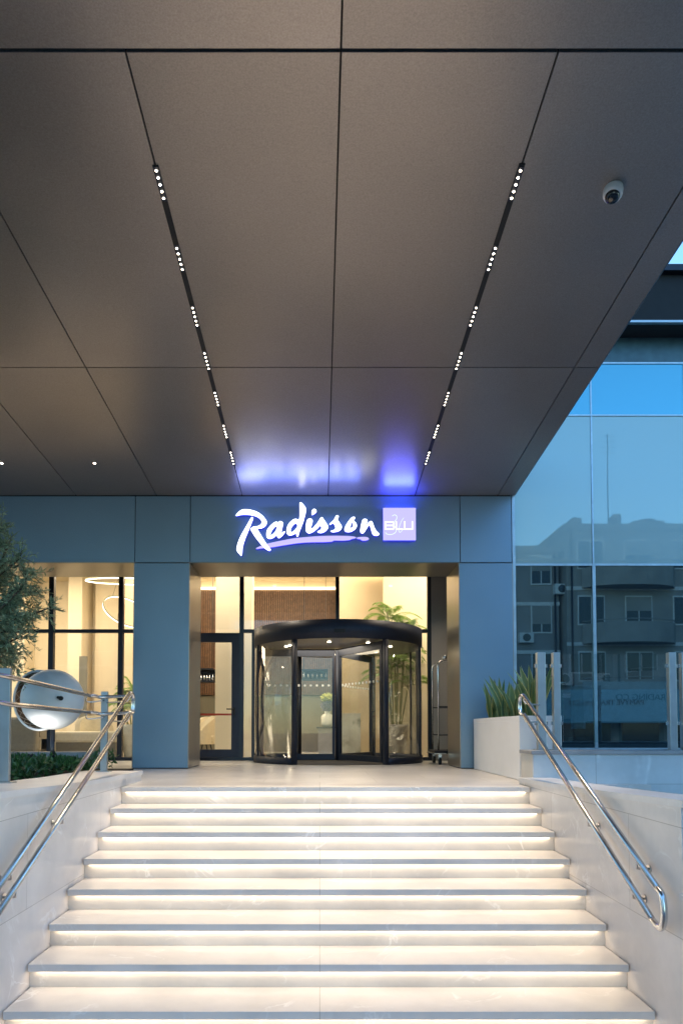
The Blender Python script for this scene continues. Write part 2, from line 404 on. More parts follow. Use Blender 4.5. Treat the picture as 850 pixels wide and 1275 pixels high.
# canopy soffit panels
DS = [CE(400, 64).y, CE(400, 457.5).y]
st = DS[1] - DS[0]
rows = [DS[0] - 2 * st, DS[0] - st, DS[0], DS[1], DF]
colsx = [X(p, DF, 617) for p in (-10, 95, 195, 301.5, 408.5, 516.5, 619)]
dx = colsx[4] - colsx[3]
colsx = [colsx[0] - 3 * dx, colsx[0] - 2 * dx, colsx[0] - dx] + colsx + [X(640.5, DF, 617)]
# seams measured towards the camera: keep every seam parallel to Y
canopy = MB().extr([(colsx[0], rows[0], cz(rows[0]) + 0.02), (colsx[-1] - 0.004, rows[0], cz(rows[0]) + 0.02), (colsx[-1] - 0.004, DF, cz(DF) + 0.02), (colsx[0], DF, cz(DF) + 0.02)], (0, 0, 0.6)).build('canopy', M['gap'], hotel)
for j in range(4):
    y0, y1 = rows[j], rows[j + 1]
    gy = 0.006
    ge = 0.016 if j == 1 else gy
    cols_here = colsx if j > 1 else [colsx[q] for q in (0, 3, 5, 7, 9, 10)]
    for i in range(len(cols_here) - 1):
        x0, x1 = cols_here[i], cols_here[i + 1]
        g = 0.006
        # the linear light slots replace the seam between panels
        MB().extr([(x0 + g, y0 + gy, cz(y0 + gy)), (x1 - g, y0 + gy, cz(y0 + gy)), (x1 - g, y1 - ge, cz(y1 - ge)), (x0 + g, y1 - ge, cz(y1 - ge))], (0, 0, 0.019)).build('soffit_panel', M['soffit'], canopy)
MB().extr([(colsx[-1], rows[0], cz(rows[0])), (colsx[-1] + 0.004, rows[0], cz(rows[0])), (colsx[-1] + 0.004, DF, cz(DF)), (colsx[-1], DF, cz(DF))], (0, 0, 0.62)).build('canopy_edge', M['facade'], canopy)
# beam (fascia)
zb = Z(700, DF)
DB = DF + 0.92
xcl0, xcl1 = X(166.5, DF, 830), X(234.5, DF, 830)
xcr0, xcr1 = X(572.8, DF, 830), X(638.5, DF, 830)
beam = MB().box(-14, xcr1 - 0.01, DF + 0.03, DB, zb + 0.02, cz(DF) + 0.9).build('beam', M['gap'], hotel)
fx = [-14, X(-330, DF, 660), X(-80, DF, 660), X(168.5, DF, 660), X(237, DF, 660), X(572.5, DF, 660), xcr1]
for a, b in zip(fx[:-1], fx[1:]):
    MB().box(a + 0.006, b - 0.006, DF, DF + 0.028, zb, CZ0 - 0.012).build('fascia_panel', M['facade'], beam)
MB().box(-14, xcr1, DF + 0.03, DB + 0.001, zb - 0.004, zb + 0.018).build('beam_underside', M['revealp'], beam)
# columns
for a, b in ((xcl0, xcl1), (xcr0, xcr1)):
    c = MB().box(a + 0.01, b - 0.01, DF + 0.02, DB, 0.001, zb - 0.012).build('column', M['gap'], hotel)
    MB().box(a, b, DF, DF + 0.019, 0.012, zb - 0.014).build('front_panel', M['facade'], c, bevel=0.003)
    for x in (a - 0.012, b + 0.001):
        MB().box(x, x + 0.011, DF + 0.004, DB + 0.01, 0.012, zb - 0.008).build('side_panel', M['revealp'], c)
    MB().box(a + 0.004, b - 0.004, DF + 0.006, DB, 0.0005, 0.012).build('base_trim', M['gap'], c)
# vestibule ceiling between beam and glass, side return wall
DG = 12.30
MB().box(-14, 3.4, DB + 0.002, DG + 0.1, zb + 0.45, zb + 0.6).build('vestibule_ceiling', M['revealp'], hotel)
xe = X(536.5, DG, 850)
MB().box(xe, 3.3, DG - 0.06, DG + 0.06, 0.002, zb + 0.45).build('return_wall', M['greywall'], hotel)
MB().box(3.0, 3.1, DF + 0.3, DG - 0.06, 0.002, zb + 0.45).build('return_wall', M['greywall'], hotel)
# lobby shell
LB = 17.2
lob = MB()
lob.box(-14, 6, LB, LB + 0.2, 0, 4.6)
lob.box(-14.2, -14, DG, LB, 0, 4.6)
lob.box(6, 6.2, DG, LB, 0, 4.6)
lob.box(-14, 6, DG + 0.1, LB, 4.32, 4.5)
lobby = lob.build('lobby_wall', M['cream'], hotel)
tag(MB().box(-14, 6, DG + 0.05, LB, -0.02, 0.0).build('lobby_floor', M['lfloor'], hotel))
MB().box(X(268, 14), X(313, 14), 14, 14.5, 0, 4.32).build('lobby_column', M['cream'], hotel)
MB().box(X(421, 15.4), 6, 15.4, 15.6, 0, 4.32).build('partition_wall', M['cream2'], hotel)
MB().box(X(478, 14.6), 6, 14.6, 14.8, 0, 4.32).build('partition_wall', M['cream'], hotel)
# slat wall
sw = MB().box(-4.2, X(421, LB), LB - 0.06, LB - 0.001, 1.42, 4.08).build('slat_wall', M['slatback'], hotel)
sl = MB(); x = -4.19
while x < X(421, LB) - 0.03:
    sl.box(x, x + 0.034, LB - 0.10, LB - 0.061, 1.43, 4.06); x += 0.055
sl.build('slats', M['slat'], sw)
MB().box(-4.2, X(421, LB), LB - 0.05, LB - 0.002, 0.0, 1.40).build('wall_panel', M['greypanel'], hotel)
MB().box(-4.2, X(421, LB), LB - 0.15, LB - 0.11, 4.09, 4.14).build('cove_light', M['cove'], hotel)
MB().box(X(421, 15.4), X(480, 15.4), 15.30, 15.34, 4.02, 4.07).build('cove_light', M['cove'], hotel)
# left lobby pilasters
for a, b, d in ((14, 30, 16.6), (84, 101, 16.4), (118, 150, 16.9)):
    MB().box(X(a, d), X(b, d), d, LB - 0.001, 0, 4.32).build('pilaster', M['cream'], hotel)
MB().box(X(98.5, 15.8), X(108, 15.8), 15.8, 15.86, Z(895, 15.8), Z(817, 15.8)).build('wall_mirror', M['greypanel'], hotel)
for p in (152, 170, 190, 210, 230):
    MB().box(X(p, 16.2), X(p + 14, 16.2), 16.2, 16.3, 0, 4.2).build('timber_panel', M['cream2'], hotel)
# glazing
gw = thing_gl = None
frame = MB()
zt = Z(786, DG)
topz = zb + 0.45
def mul(px, w, z0, z1, d=DG, depth=0.1):
    xx = X(px, d, 850); frame.box(xx - w / 2, xx + w / 2, d - depth / 2, d + depth / 2, z0, z1)
frame.box(-14, X(248, DG), DG - 0.045, DG + 0.045, zt - 0.03, zt + 0.03)
frame.box(X(301, DG), X(331, DG), DG - 0.045, DG + 0.045, zt - 0.03, zt + 0.03)
frame.box(X(505, DG), xe, DG - 0.045, DG + 0.045, zt - 0.03, zt + 0.03)
frame.box(-14, xe, DG - 0.044, DG + 0.044, 0.0, 0.06)
frame.box(X(331, DG), X(505, DG), DG - 0.044, DG + 0.044, zt - 0.028, zt + 0.028)
mul(64, 0.09, 0.061, topz); mul(150.5, 0.085, 0.061, topz); mul(-30, 0.1, 0.061, topz); mul(-140, 0.1, 0.061, topz)
mul(300.8, 0.075, 0.061, topz); mul(316, 0.07, 0.061, zt - 0.031); mul(420, 0.07, zt + 0.031, topz); mul(534.5, 0.07, 0.061, topz)
mul(520, 0.06, 0.061, zt - 0.031); mul(236, 0.08, 0.061, topz)
win = frame.build('window_frame', M['dark'], hotel)
for a, b in ((-140, -30), (-30, 64), (64, 150.5), (150.5, 236), (316, 236)):
    x0, x1 = sorted((X(a, DG), X(b, DG)))
    if a == 316: x0, x1 = X(301, DG), X(316, DG)
    MB().box(x0, x1, DG - 0.006, DG + 0.006, 0.061, zt - 0.03).build('window_pane', M['glass'], win)
for a, b in ((-140, -30), (-30, 64), (64, 150.5), (150.5, 236), (236, 300.8), (300.8, 420), (420, 534)):
    MB().box(X(a, DG), X(b, DG), DG - 0.006, DG + 0.006, zt + 0.03, topz).build('window_pane', M['glass'], win)
# side door
dz = zt - 0.035
da, db = X(240, DG), X(299, DG)
door = MB()
y0, y1 = DG - 0.04, DG + 0.04
door.box(da, db, y0, y1, dz - 0.165, dz); door.box(da, db, y0, y1, 0.062, 0.20)
door.box(db - 0.15, db, y0 + 0.001, y1 - 0.001, 0.20, dz - 0.165); door.box(da, da + 0.12, y0 + 0.001, y1 - 0.001, 0.20, dz - 0.165)
dr = door.build('door', M['black'], hotel)
MB().box(da + 0.12, db - 0.15, DG - 0.005, DG + 0.005, 0.2, dz - 0.165).build('door_pane', M['glass'], dr)
hz = Z(883, DG)
MB().tube([(db - 0.10, DG - 0.04, hz), (db - 0.10, DG - 0.09, hz), (db - 0.23, DG - 0.09, hz)], 0.011).box(db - 0.118, db - 0.082, DG - 0.05, DG - 0.038, hz - 0.11, hz + 0.03).build('door_handle', M['rubber'], dr)
hz2 = Z(889.5, DG)
MB().box(da + 0.1, db - 0.11, DG + 0.05, DG + 0.085, hz2 - 0.018, hz2 + 0.018).build('push_bar', M['red'], dr)

# landing
tag(MB().box(-14, 3.3, D0 + 0.27, DG - 0.06, -0.25, 0.0).box(3.3, 12, 7.4, 9.8, -0.25, -0.003).build('pavement', M['landing']), kind='structure')

# ------------------------------------------------------------------ staircase
stairs = thing('staircase', 'wide cream limestone staircase with warm light strips glowing under every nosing', 'staircase', (0.05, 5, GZ))
NT = 9
for k in range(NT + 1):
    zt_, yf = -k * RISE, D0 - k * TREAD
    if k < NT:
        back = yf + TREAD + 0.05 if k else yf + 0.30
        MB().box(XL + 0.012, XR - 0.012, yf, back, zt_ - 0.048, zt_ if k else 0.0).build('tread', M['stair'], stairs, bevel=0.002)
        MB().box(XL + 0.002, XR - 0.002, yf + 0.05, yf + 0.09, zt_ - RISE + 0.0005, zt_ - 0.0485).build('riser', M['riser'], stairs)
        MB().box(XL + 0.05, XR - 0.05, yf + 0.022, yf + 0.038, zt_ - 0.0525, zt_ - 0.0485).build('led_strip', M['led'], stairs)

# ------------------------------------------------------------------ stair side walls
def prof_wall(name, label, xin, xout, prof, matname, copw, copx):
    t = thing(name, label, 'wall', (xin, 5, GZ))
    pts = [(xin, prof[0][0], GZ)] + [(xin, y, z) for y, z in prof] + [(xin, prof[-1][0], GZ)]
    MB().extr(pts, (xout - xin, 0, 0)).build('wall_cladding', M[matname], t)
    return t
# right wall: steps down near the camera
rw = prof_wall('stair_wall', 'right hand cream limestone side wall of the stairs, stepping down beside the handrail end', XR, XR + 0.30,
               [(2.0, -0.40), (3.835, -0.40), (3.84, 0.12), (5.2, 0.075), (D0 + 0.39, 0.035)], 'sidewall', 0, 0)
cp = MB()
prc = [(3.80, 0.158), (4.6, 0.125), (5.4, 0.100), (6.0, 0.085), (6.95, 0.065)]
for (ya, za), (yb, zb_) in zip(prc[:-1], prc[1:]):
    cp.extr([(XR - 0.012, ya, za - 0.04), (XR - 0.012, ya, za), (XR - 0.012, yb, zb_), (XR - 0.012, yb, zb_ - 0.04)], (0.334, 0, 0))
cp.build('coping', M['coping'], rw)
MB().extr([(XR - 0.01, 2.0, -0.40), (XR - 0.01, 3.86, -0.40), (XR - 0.01, 3.86, -0.365), (XR - 0.01, 2.0, -0.365)], (0.32, 0, 0)).build('coping', M['coping'], rw)
# left wall
lw = prof_wall('stair_wall', 'left hand cream limestone side wall of the stairs beside the green planting', XL, XL - 0.30,
               [(2.0, 0.18), (3.9, 0.145), (5.0, 0.105), (7.34, 0.07)], 'sidewall', 0, 0)
cp = MB()
prc = [(1.98, 0.225), (3.9, 0.187), (5.0, 0.145), (6.2, 0.12), (7.36, 0.11)]
for (ya, za), (yb, zb_) in zip(prc[:-1], prc[1:]):
    cp.extr([(XL + 0.012, ya, za - 0.04), (XL + 0.012, ya, za), (XL + 0.012, yb, zb_), (XL + 0.012, yb, zb_ - 0.04)], (-0.62, 0, 0))
cp.build('coping', M['coping'], lw)

# ------------------------------------------------------------------ right terrace wall, planter, glass guard
mw = thing('terrace_wall', 'pale veined marble terrace wall with a cream end below the glass guard', 'wall', (3, 7.1, GZ))
xw = X(663, 6.95)
MB().box(xw, 13, 6.95, 7.349, GZ, 0.30).build('wall_cladding', M['marble'], mw)
MB().box(xw - 0.012, xw - 0.001, 6.952, 7.35, -0.1, 0.30).build('end_cladding', M['riser'], mw)
MB().box(xw - 0.03, 13, 6.93, 7.36, 0.301, 0.338).build('coping', M['kerb'], mw, bevel=0.004)
pl = thing('planter_box', 'long white rectangular planter box beside the right column, holding snake plants', 'planter', (2.4, 8.5, 0))
px0 = X(646, 7.4)
pz = Z(891, 7.4)
MB().extr([(px0, 7.42, 0.003), (px0 + 0.46, 7.42, 0.003), (px0 + 0.46, 9.62, 0.003), (px0, 9.62, 0.003)], (0, 0, pz - 0.053)).build('body', M['planter'], pl, bevel=0.006)
rim = MB()
rim.box(px0 - 0.0, px0 + 0.03, 7.42, 9.62, pz - 0.05, pz).box(px0 + 0.43, px0 + 0.46, 7.42, 9.62, pz - 0.05, pz)
rim.box(px0 + 0.03, px0 + 0.43, 7.42, 7.45, pz - 0.05, pz).box(px0 + 0.03, px0 + 0.43, 9.59, 9.62, pz - 0.05, pz)
rim.build('rim', M['planter'], pl)
MB().box(px0 + 0.03, px0 + 0.43, 7.45, 9.59, pz - 0.05, pz - 0.025).build('soil', M['soil'], pl)

def blade(mb, base, h, w, lean, az, mi=0):
    """one upright sword leaf with a yellow margin"""
    n = 7; L = []; C = []; Rr = []
    side = Vector((math.cos(az), math.sin(az), 0)); out = Vector((math.cos(lean[1]), math.sin(lean[1]), 0))
    tw = random.uniform(-0.5, 0.5)
    for i in range(n):
        t = i / (n - 1)
        ww = w * (0.55 + 1.0 * t - 1.55 * t ** 3.2) * 0.5
        if i == n - 1: ww = 0.001
        sd = (Matrix.Rotation(tw * t, 3, 'Z') @ side)
        c = base + Vector((0, 0, h * t)) + out * (lean[0] * h * t * t)
        nrm = Vector((-sd.y, sd.x, 0))
        C.append(c + nrm * ww * 0.45); L.append((c - sd * ww, c - sd * ww * 0.78 + nrm * ww * 0.1)); Rr.append((c + sd * ww, c + sd * ww * 0.78 + nrm * ww * 0.1))
    bm = mb.bm
    cols = [[bm.verts.new(p[0]) for p in L], [bm.verts.new(p[1]) for p in L], [bm.verts.new(p) for p in C], [bm.verts.new(p[1]) for p in Rr], [bm.verts.new(p[0]) for p in Rr]]
    for q, m_ in ((0, 1), (1, 0), (2, 0), (3, 1)):
        for i in range(n - 1):
            f = bm.faces.new((cols[q][i], cols[q + 1][i], cols[q + 1][i + 1], cols[q][i + 1])); f.material_index = m_; f.smooth = True
def snake(loc, n, hmax, spread, label):
    mb = MB()
    for i in range(n):
        a = random.uniform(0, 2 * PI); r = spread * math.sqrt(random.random())
        b = Vector(loc) + Vector((math.cos(a) * r, math.sin(a) * r * 1.3, 0))
        blade(mb, b, hmax * random.uniform(0.45, 1.05), random.uniform(0.055, 0.10), (random.uniform(0.0, 0.5) ** 1.0, a), random.uniform(-0.7, 0.7))
    o = mb.build('snake_plant', [M['snake'], M['snakeedge']]); o['label'] = label; o['category'] = 'plant'; o['group'] = 'snake plants in the white planter'
for i, (yy, n, hm, sp, lb) in enumerate([
    (7.60, 30, 0.62, 0.10, 'tallest snake plant with yellow margins, at the near end of the white planter'),
    (8.12, 20, 0.42, 0.11, 'snake plant second from the near end of the white planter'),
    (8.70, 26, 0.56, 0.12, 'dark snake plant in the middle of the white planter'),
    (9.2, 26, 0.56, 0.12, 'snake plant at the far end of the white planter against the blue column')]):
    snake((px0 + 0.22, yy, pz - 0.03), n, hm, sp, lb)

def guard(name, label, pxs, D, ytop, ybot, zbase):
    pass
gd = thing('glass_guard', 'glass balustrade with flat steel posts standing on the marble terrace wall', 'balustrade', (3.4, 7.15, 0.338))
zg0, zg1 = 0.3385, Z(812.5, 7.12)
for p, w in ((673.5, 0.085), (692.5, 0.07), (836.5, 0.075), (853, 0.085), (1000, .075)):
    xx = X(p, 7.12, 870)
    MB().box(xx - w / 2, xx + w / 2, 7.10, 7.17, zg0 + 0.0085, zg1).build('post', M['postm'], gd, bevel=0.004)
    MB().box(xx - 0.065, xx + 0.065, 7.07, 7.21, zg0, zg0 + 0.008).build('base_plate', M['postm'], gd)
    for zz in (zg1 - 0.14, zg0 + 0.28):
        MB().box(xx - w / 2 - 0.022, xx + w / 2 + 0.022, 7.118, 7.15, zz - 0.018, zz + 0.018).build('clamp', M['polished'], gd)
for a, b in ((700, 829), (861, 992)):
    MB().box(X(a, 7.13), X(b, 7.13), 7.128, 7.14, zg0 + 0.08, zg1 - 0.015).build('glass_panel', M['guardglass'], gd)

# ------------------------------------------------------------------ handrails
def rail_thing(side, xr, label, ytop, ybot, zu_top, zu_bot, zl_top, zl_bot, post):
    t = thing('handrail', label, 'handrail', (xr, 5, -0.5), 'handrails of the stairs')
    rr = 0.0185
    up = [Vector((xr, ytop, zu_top)), Vector((xr, ybot, zu_bot))]
    d = (up[0] - up[1]).normalized()
    lo_y0, lo_y1 = ytop, ybot + 0.04
    # rounded return loop at the lower end
    zc = (zu_bot + zl_bot) / 2
    MB().tube([up[0], up[1]], rr, 14).build('upper_rail', M['steel'], t)
    low = [Vector((xr, ytop, zl_top)), Vector((xr, lo_y1 + 0.03, zl_bot))]
    MB().tube(low, rr, 14).build('lower_rail', M['steel'], t)
    loop = smooth([up[1], up[1] - d * 0.05, Vector((xr, ybot - 0.065, zu_bot - 0.075)), Vector((xr, ybot - 0.07, zl_bot + 0.05)), Vector((xr, ybot - 0.03, zl_bot - 0.02)), low[1]], 6)
    MB().tube(loop, rr * 1.02, 14).build('return_bend', M['polished'], t)
    # top bend towards the landing and down
    s = side
    tb = smooth([up[0], up[0] + d * 0.03 + Vector((0, 0.01, -0.002)), Vector((xr - s * 0.0, ytop + 0.10, zu_top + 0.005)), Vector((xr - s * 0.0, ytop + 0.14, zu_top - 0.03)), Vector((xr - s * 0.0, ytop + 0.14, zl_top + 0.04)), Vector((xr - s * 0.0, ytop + 0.08, zl_top + 0.005)), low[0]], 6)
    MB().tube(tb, rr, 14).build('top_bend', M['polished'], t)
    for zz in (zu_top, zl_top):
        MB().tube(smooth([(xr, ytop + 0.02, zz - 0.02), (xr + s * 0.02, ytop + 0.03, zz - 0.06), (xr + s * 0.08, ytop + 0.08, zz - 0.07), (post[0] - s * 0.02, post[1], zz - 0.06)], 4), 0.008, 8).build('bracket_arm', M['polished'], t)
    # wall brackets
    for f in (0.30, 0.62, 0.90):
        for a, b in ((up[0], up[1]), (low[0], low[1])):
            p = a.lerp(b, f)
            if p.z > 0.02: continue
            wx = XR if s > 0 else XL
            MB().tube([p + Vector((0, 0, -0.015)), p + Vector((0, 0, -0.06)), (wx - s * 0.002, p.y, p.z - 0.065)], 0.008, 8).build('wall_bracket', M['steel'], t)
            MB().tube([(wx - s * 0.008, p.y, p.z - 0.065), (wx - s * 0.0005, p.y, p.z - 0.065)], 0.028, 14).build('wall_flange', M['steel'], t)
    return t
xrr = XR - 0.075
a = W(650, 866, 6.62 * 1); 
def rp(px, py, xr):     # world point of image point on plane x = xr
    d = ray(px, py); tt = xr / d.x; return Vector((xr, d.y * tt, EYE + d.z * tt))
u0, u1 = rp(652, 867, xrr), rp(818, 1106, xrr)
l0, l1 = rp(652, 890, xrr), rp(806, 1142, xrr)
rail_thing(1, xrr, 'right hand twin tube steel handrail with a rounded lower return', u0.y, u1.y, u0.z, u1.z, l0.z, l1.z, (X(673.5, 7.12), 7.12))
xrl = XL + 0.075
u0, u1 = rp(161, 864, xrl), rp(-14, 1124, xrl)
l0, l1 = rp(161, 889, xrl), rp(-2, 1142, xrl)
lpost = (-2.26, 7.18)
rail_thing(-1, xrl, 'left hand twin tube steel handrail rising towards the left column', u0.y, u1.y, u0.z, u1.z, l0.z, l1.z, lpost)
# left guard on the coping
lg = thing('guard_rail', 'two steel tubes on flat posts crossing in front of the white orb', 'railing', (-2.3, 6.2, 0.12))
for (xx, yy, w, zt_) in ((lpost[0], lpost[1], 0.07, Z(861, 7.18)), (X(5, 5.3), 5.3, 0.115, Z(832, 5.3))):
    zb0 = 0.112 if yy > 6 else 0.14
    MB().box(xx - w / 2, xx + w / 2, yy - 0.02, yy + 0.02, zb0 + 0.008, zt_).build('post', M['postm'], lg, bevel=0.004)
    MB().box(xx - w / 2 - 0.035, xx + w / 2 + 0.035, yy - 0.05, yy + 0.05, zb0 - 0.01, zb0 + 0.0079).build('base_plate', M['postm'], lg)
pA = [(843, 866, 868), (877, 887, 889)]
for ya, yb, yc in pA:
    A = W(13, ya, 5.25); B = W(112, yb, 6.95); C_ = W(128, yc, 7.14)
    MB().tube([W(-60, ya - 14, 4.6), A, B], 0.019, 12).build('rail_tube', M['steel'], lg)
    MB().tube(smooth([B, B.lerp(C_, 0.5) + Vector((0, 0, 0.003)), C_, W(165, yc - 2, 7.1)], 4), 0.018, 12).build('rail_end', M['polished'], lg)
    MB().tube(smooth([W(108, yb + 2, 6.93), W(108, yb + 7, 6.95), W(114, yb + 8, 7.0), W(130, yb + 6, 7.14)], 4), 0.007, 8).build('bracket_arm', M['polished'], lg)

# ------------------------------------------------------------------ left planting
kb = tag(MB().box(-9, X(124, 9.5), 9.40, 9.60, 0.0005, Z(936, 9.5)).build('planter_kerb', M['kerb'], bevel=0.006), 'low grey stone kerb behind the green shrubs, left of the left column', 'kerb')
tag(MB().box(-9, -2.55, 2.0, 9.39, GZ, 0.02).build('soil', M['soil']), kind='structure')
def leafquad(bm, p, d, up, L, w, mi=0):
    d = d.normalized(); s = d.cross(up)
    if s.length < 1e-4: s = d.orthogonal()
    s.normalize(); nn = s.cross(d)
    a = bm.verts.new(p); b = bm.verts.new(p + d * L * 0.45 + s * w * 0.5 + nn * L * 0.06); c = bm.verts.new(p + d * L - nn * L * 0.05); e = bm.verts.new(p + d * L * 0.45 - s * w * 0.5 + nn * L * 0.06)
    f = bm.faces.new((a, b, c, e)); f.material_index = mi
def rv(): return Vector((random.gauss(0, 1), random.gauss(0, 1), random.gauss(0, 1))).normalized()
sh = MB()
for i in range(7500):
    x = random.uniform(-5.2, -2.72); y = random.uniform(6.6, 9.3)
    h = 0.06 + 0.20 * max(0, noise.noise(Vector((x * 2.6, y * 2.2, 3))) + 0.45) 
    lim = -2.72 - 0.10 * (9.3 - y) 
    if x > lim + 0.1 * noise.noise(Vector((x * 5, y * 5, 1))): continue
    z = 0.02 + h * (random.random() ** 0.5)
    leafquad(sh.bm, Vector((x, y, z)), rv() + Vector((0, 0, 0.7)), rv(), random.uniform(0.05, 0.095), random.uniform(0.025, 0.042))
tag(sh.build('ground_cover', M['shrub']), kind='stuff')

# olive tree
def tree():
    t = thing('olive_tree', 'olive tree with narrow grey green leaves before the lobby window at far left', 'tree', (-4.35, 7.7, 0.02))
    bk = MB(); lf = MB()
    base = Vector((-4.35, 7.7, 0.02)); fork = Vector((-4.25, 7.65, 1.25))
    bk.tube(smooth([base, base + Vector((0.05, 0, 0.6)), fork], 4), [0.10] * 3 + [0.09] * 3 + [0.085] * 3, 10)
    tips = [(2, 655), (14, 672), (26, 695), (38, 716), (46, 735), (62, 757), (40, 772), (28, 792), (18, 812), (20, 830), (-12, 640), (-35, 665), (-60, 700), (-90, 740), (-25, 710), (0, 735), (12, 757), (-8, 775), (5, 800), (-40, 780), (22, 745), (-20, 755), (8, 700), (-20, 810), (-60, 800), (-130, 700), (-120, 780), (-70, 640), (5, 720), (20, 770), (4, 680), (-5, 660), (-15, 690), (0, 815), (12, 785), (30, 730)]
    for (px, py) in tips:
        D = random.uniform(7.05, 7.95)
        tip = W(px, py, D)
        mid = fork.lerp(tip, 0.5) + rv() * 0.10 + Vector((0, 0, 0.08))
        pts = smooth([fork, mid, tip], 6); n = len(pts)
        bk.tube(pts, [0.035 * (1 - i / n) + 0.004 for i in range(n)], 5)
        for k in range(27):
            s0 = pts[int(n * random.uniform(0.62, 0.999))]
            dr_ = (rv() + (tip - mid).normalized() * 0.5 + Vector((0, 0, 0.15))).normalized()
            L = random.uniform(0.10, 0.24)
            tw = [s0 + dr_ * L * q + Vector((0, 0, -0.04 * q * q)) for q in (0, 0.5, 1)]
            bk.tube(tw, 0.0022, 3, caps=False)
            for q in range(12):
                f = (q + 1) / 12
                p = s0 + dr_ * L * f + Vector((0, 0, -0.04 * f * f))
                leafquad(lf.bm, p, dr_ * 0.7 + rv() * 0.8, rv(), random.uniform(0.05, 0.085), random.uniform(0.012, 0.019))
    for q in range(26):      # the sprig reaching right at (80,760)
        p = W(45, 757, 7.3).lerp(W(80, 761, 7.3), q / 26)
        leafquad(lf.bm, p, Vector((0.8, 0, 0.1)) + rv() * 0.7, rv(), 0.055, 0.011)
    bk.tube([W(40, 756, 7.3), W(82, 761, 7.3)], 0.003, 4)
    bk.build('trunk', M['bark'], t); lf.build('crown', M['olive'], t)
tree()

# ------------------------------------------------------------------ white orb pod
OC = W(66, 871, 9.0)
orad = 37.5 / F * 9.0
orb = thing('orb_pod', 'white spherical pod with a brown woven opening, standing before the lobby window mullion', 'sculpture', (OC.x, OC.y, 0.02))
def shell(c, r, axis, ang, name, m, th=0.012):
    mb = MB(); prof = []
    n = 26
    for i in range(n + 1):
        a = ang + (PI - ang) * i / n
        prof.append((r * math.sin(a) if i < n else 0, r * math.cos(a)))
    mb.lathe(prof, (0, 0, 0), 48)
    rot = Vector((0, 0, 1)).rotation_difference(Vector(axis)).to_matrix().to_4x4()
    mb.xf(Matrix.Translation(c) @ rot)
    o = mb.build(name, m, orb, solid=th)
    return o
ax = Vector((-0.30, -0.95, -0.05)).normalized()
MB().lathe([(0, -orad)] + [(orad * math.sin(PI * k / 32), -orad * math.cos(PI * k / 32)) for k in range(1, 32)] + [(0, orad)], OC, 56).build('front_shell', M['orb'], orb)
OC2 = OC + Vector((-0.175, 0.03, -0.01))
rc = orad * 1.0
shell(OC2, rc, ax, R(84), 'back_shell', M['orb'])
shell(OC2, rc * 0.955, ax, R(84), 'shell_lining', M['orbin'], 0.004)
rot = Vector((0, 0, 1)).rotation_difference(ax).to_matrix()
def onc(a, ph, r): return OC2 + rot @ (Vector((math.sin(a) * math.cos(ph), math.sin(a) * math.sin(ph), math.cos(a))) * r)
MB().tube([onc(R(84), 2 * PI * k / 64, rc * 0.985) for k in range(64)], 0.016, 10, closed=True).build('rim', M['orb'], orb)
wv = MB()
for k in range(22):
    for sgn in (1, -1):
        wv.tube([onc(R(84) + R(46) * i / 8, 2 * PI * k / 22 + sgn * 0.6 * i / 8, rc * 0.93) for i in range(9)], 0.005, 4, caps=False)
wv.build('weave', M['weave'], orb)
MB().tube([OC + Vector((0.24, -0.335, 0)), OC + Vector((0.24, -0.365, 0))], 0.028, 14).tube([OC + Vector((0.21, -0.345, 0.01)), OC + Vector((0.21, -0.37, 0.01))], 0.018, 12).build('latch', M['rubber'], orb)
zbo = OC.z - orad
MB().tube([(OC.x, OC.y + 0.02, 0.02), (OC.x, OC.y + 0.02, zbo + 0.02)], 0.03, 14).lathe([(0, 0.05), (0.18, 0.05), (0.20, 0.02), (0.20, 0.0)], (OC.x, OC.y, 0.02), 24).build('stand', M['dark'], orb)
# uplight added to brighten the orb's underside, not a known fixture
ul = thing('added_uplight', 'small black uplight added among the shrubs to light the white orb', 'lamp', (OC.x - 0.05, 8.45, 0.2))
MB().lathe([(0, 0.0), (0.03, 0.0), (0.035, 0.03), (0.035, 0.05)], (OC.x - 0.05, 8.45, 0.2), 14).tube([(OC.x - 0.05, 8.45, 0.02), (OC.x - 0.05, 8.45, 0.2)], 0.008).build('housing', M['rubber'], ul)
MB().lathe([(0, 0.048), (0.03, 0.048)], (OC.x - 0.05, 8.45, 0.2), 14).build('lens', M['added_uplight_lens'], ul)
lamp('added_uplight_beam', 'SPOT', (OC.x - 0.05, 8.45, 0.27), 7, (1, 0.97, 0.9), ul, aim=(OC.x - 0.02, OC.y, zbo + 0.1), spot_size=R(80), spot_blend=0.8, shadow_soft_size=0.05)

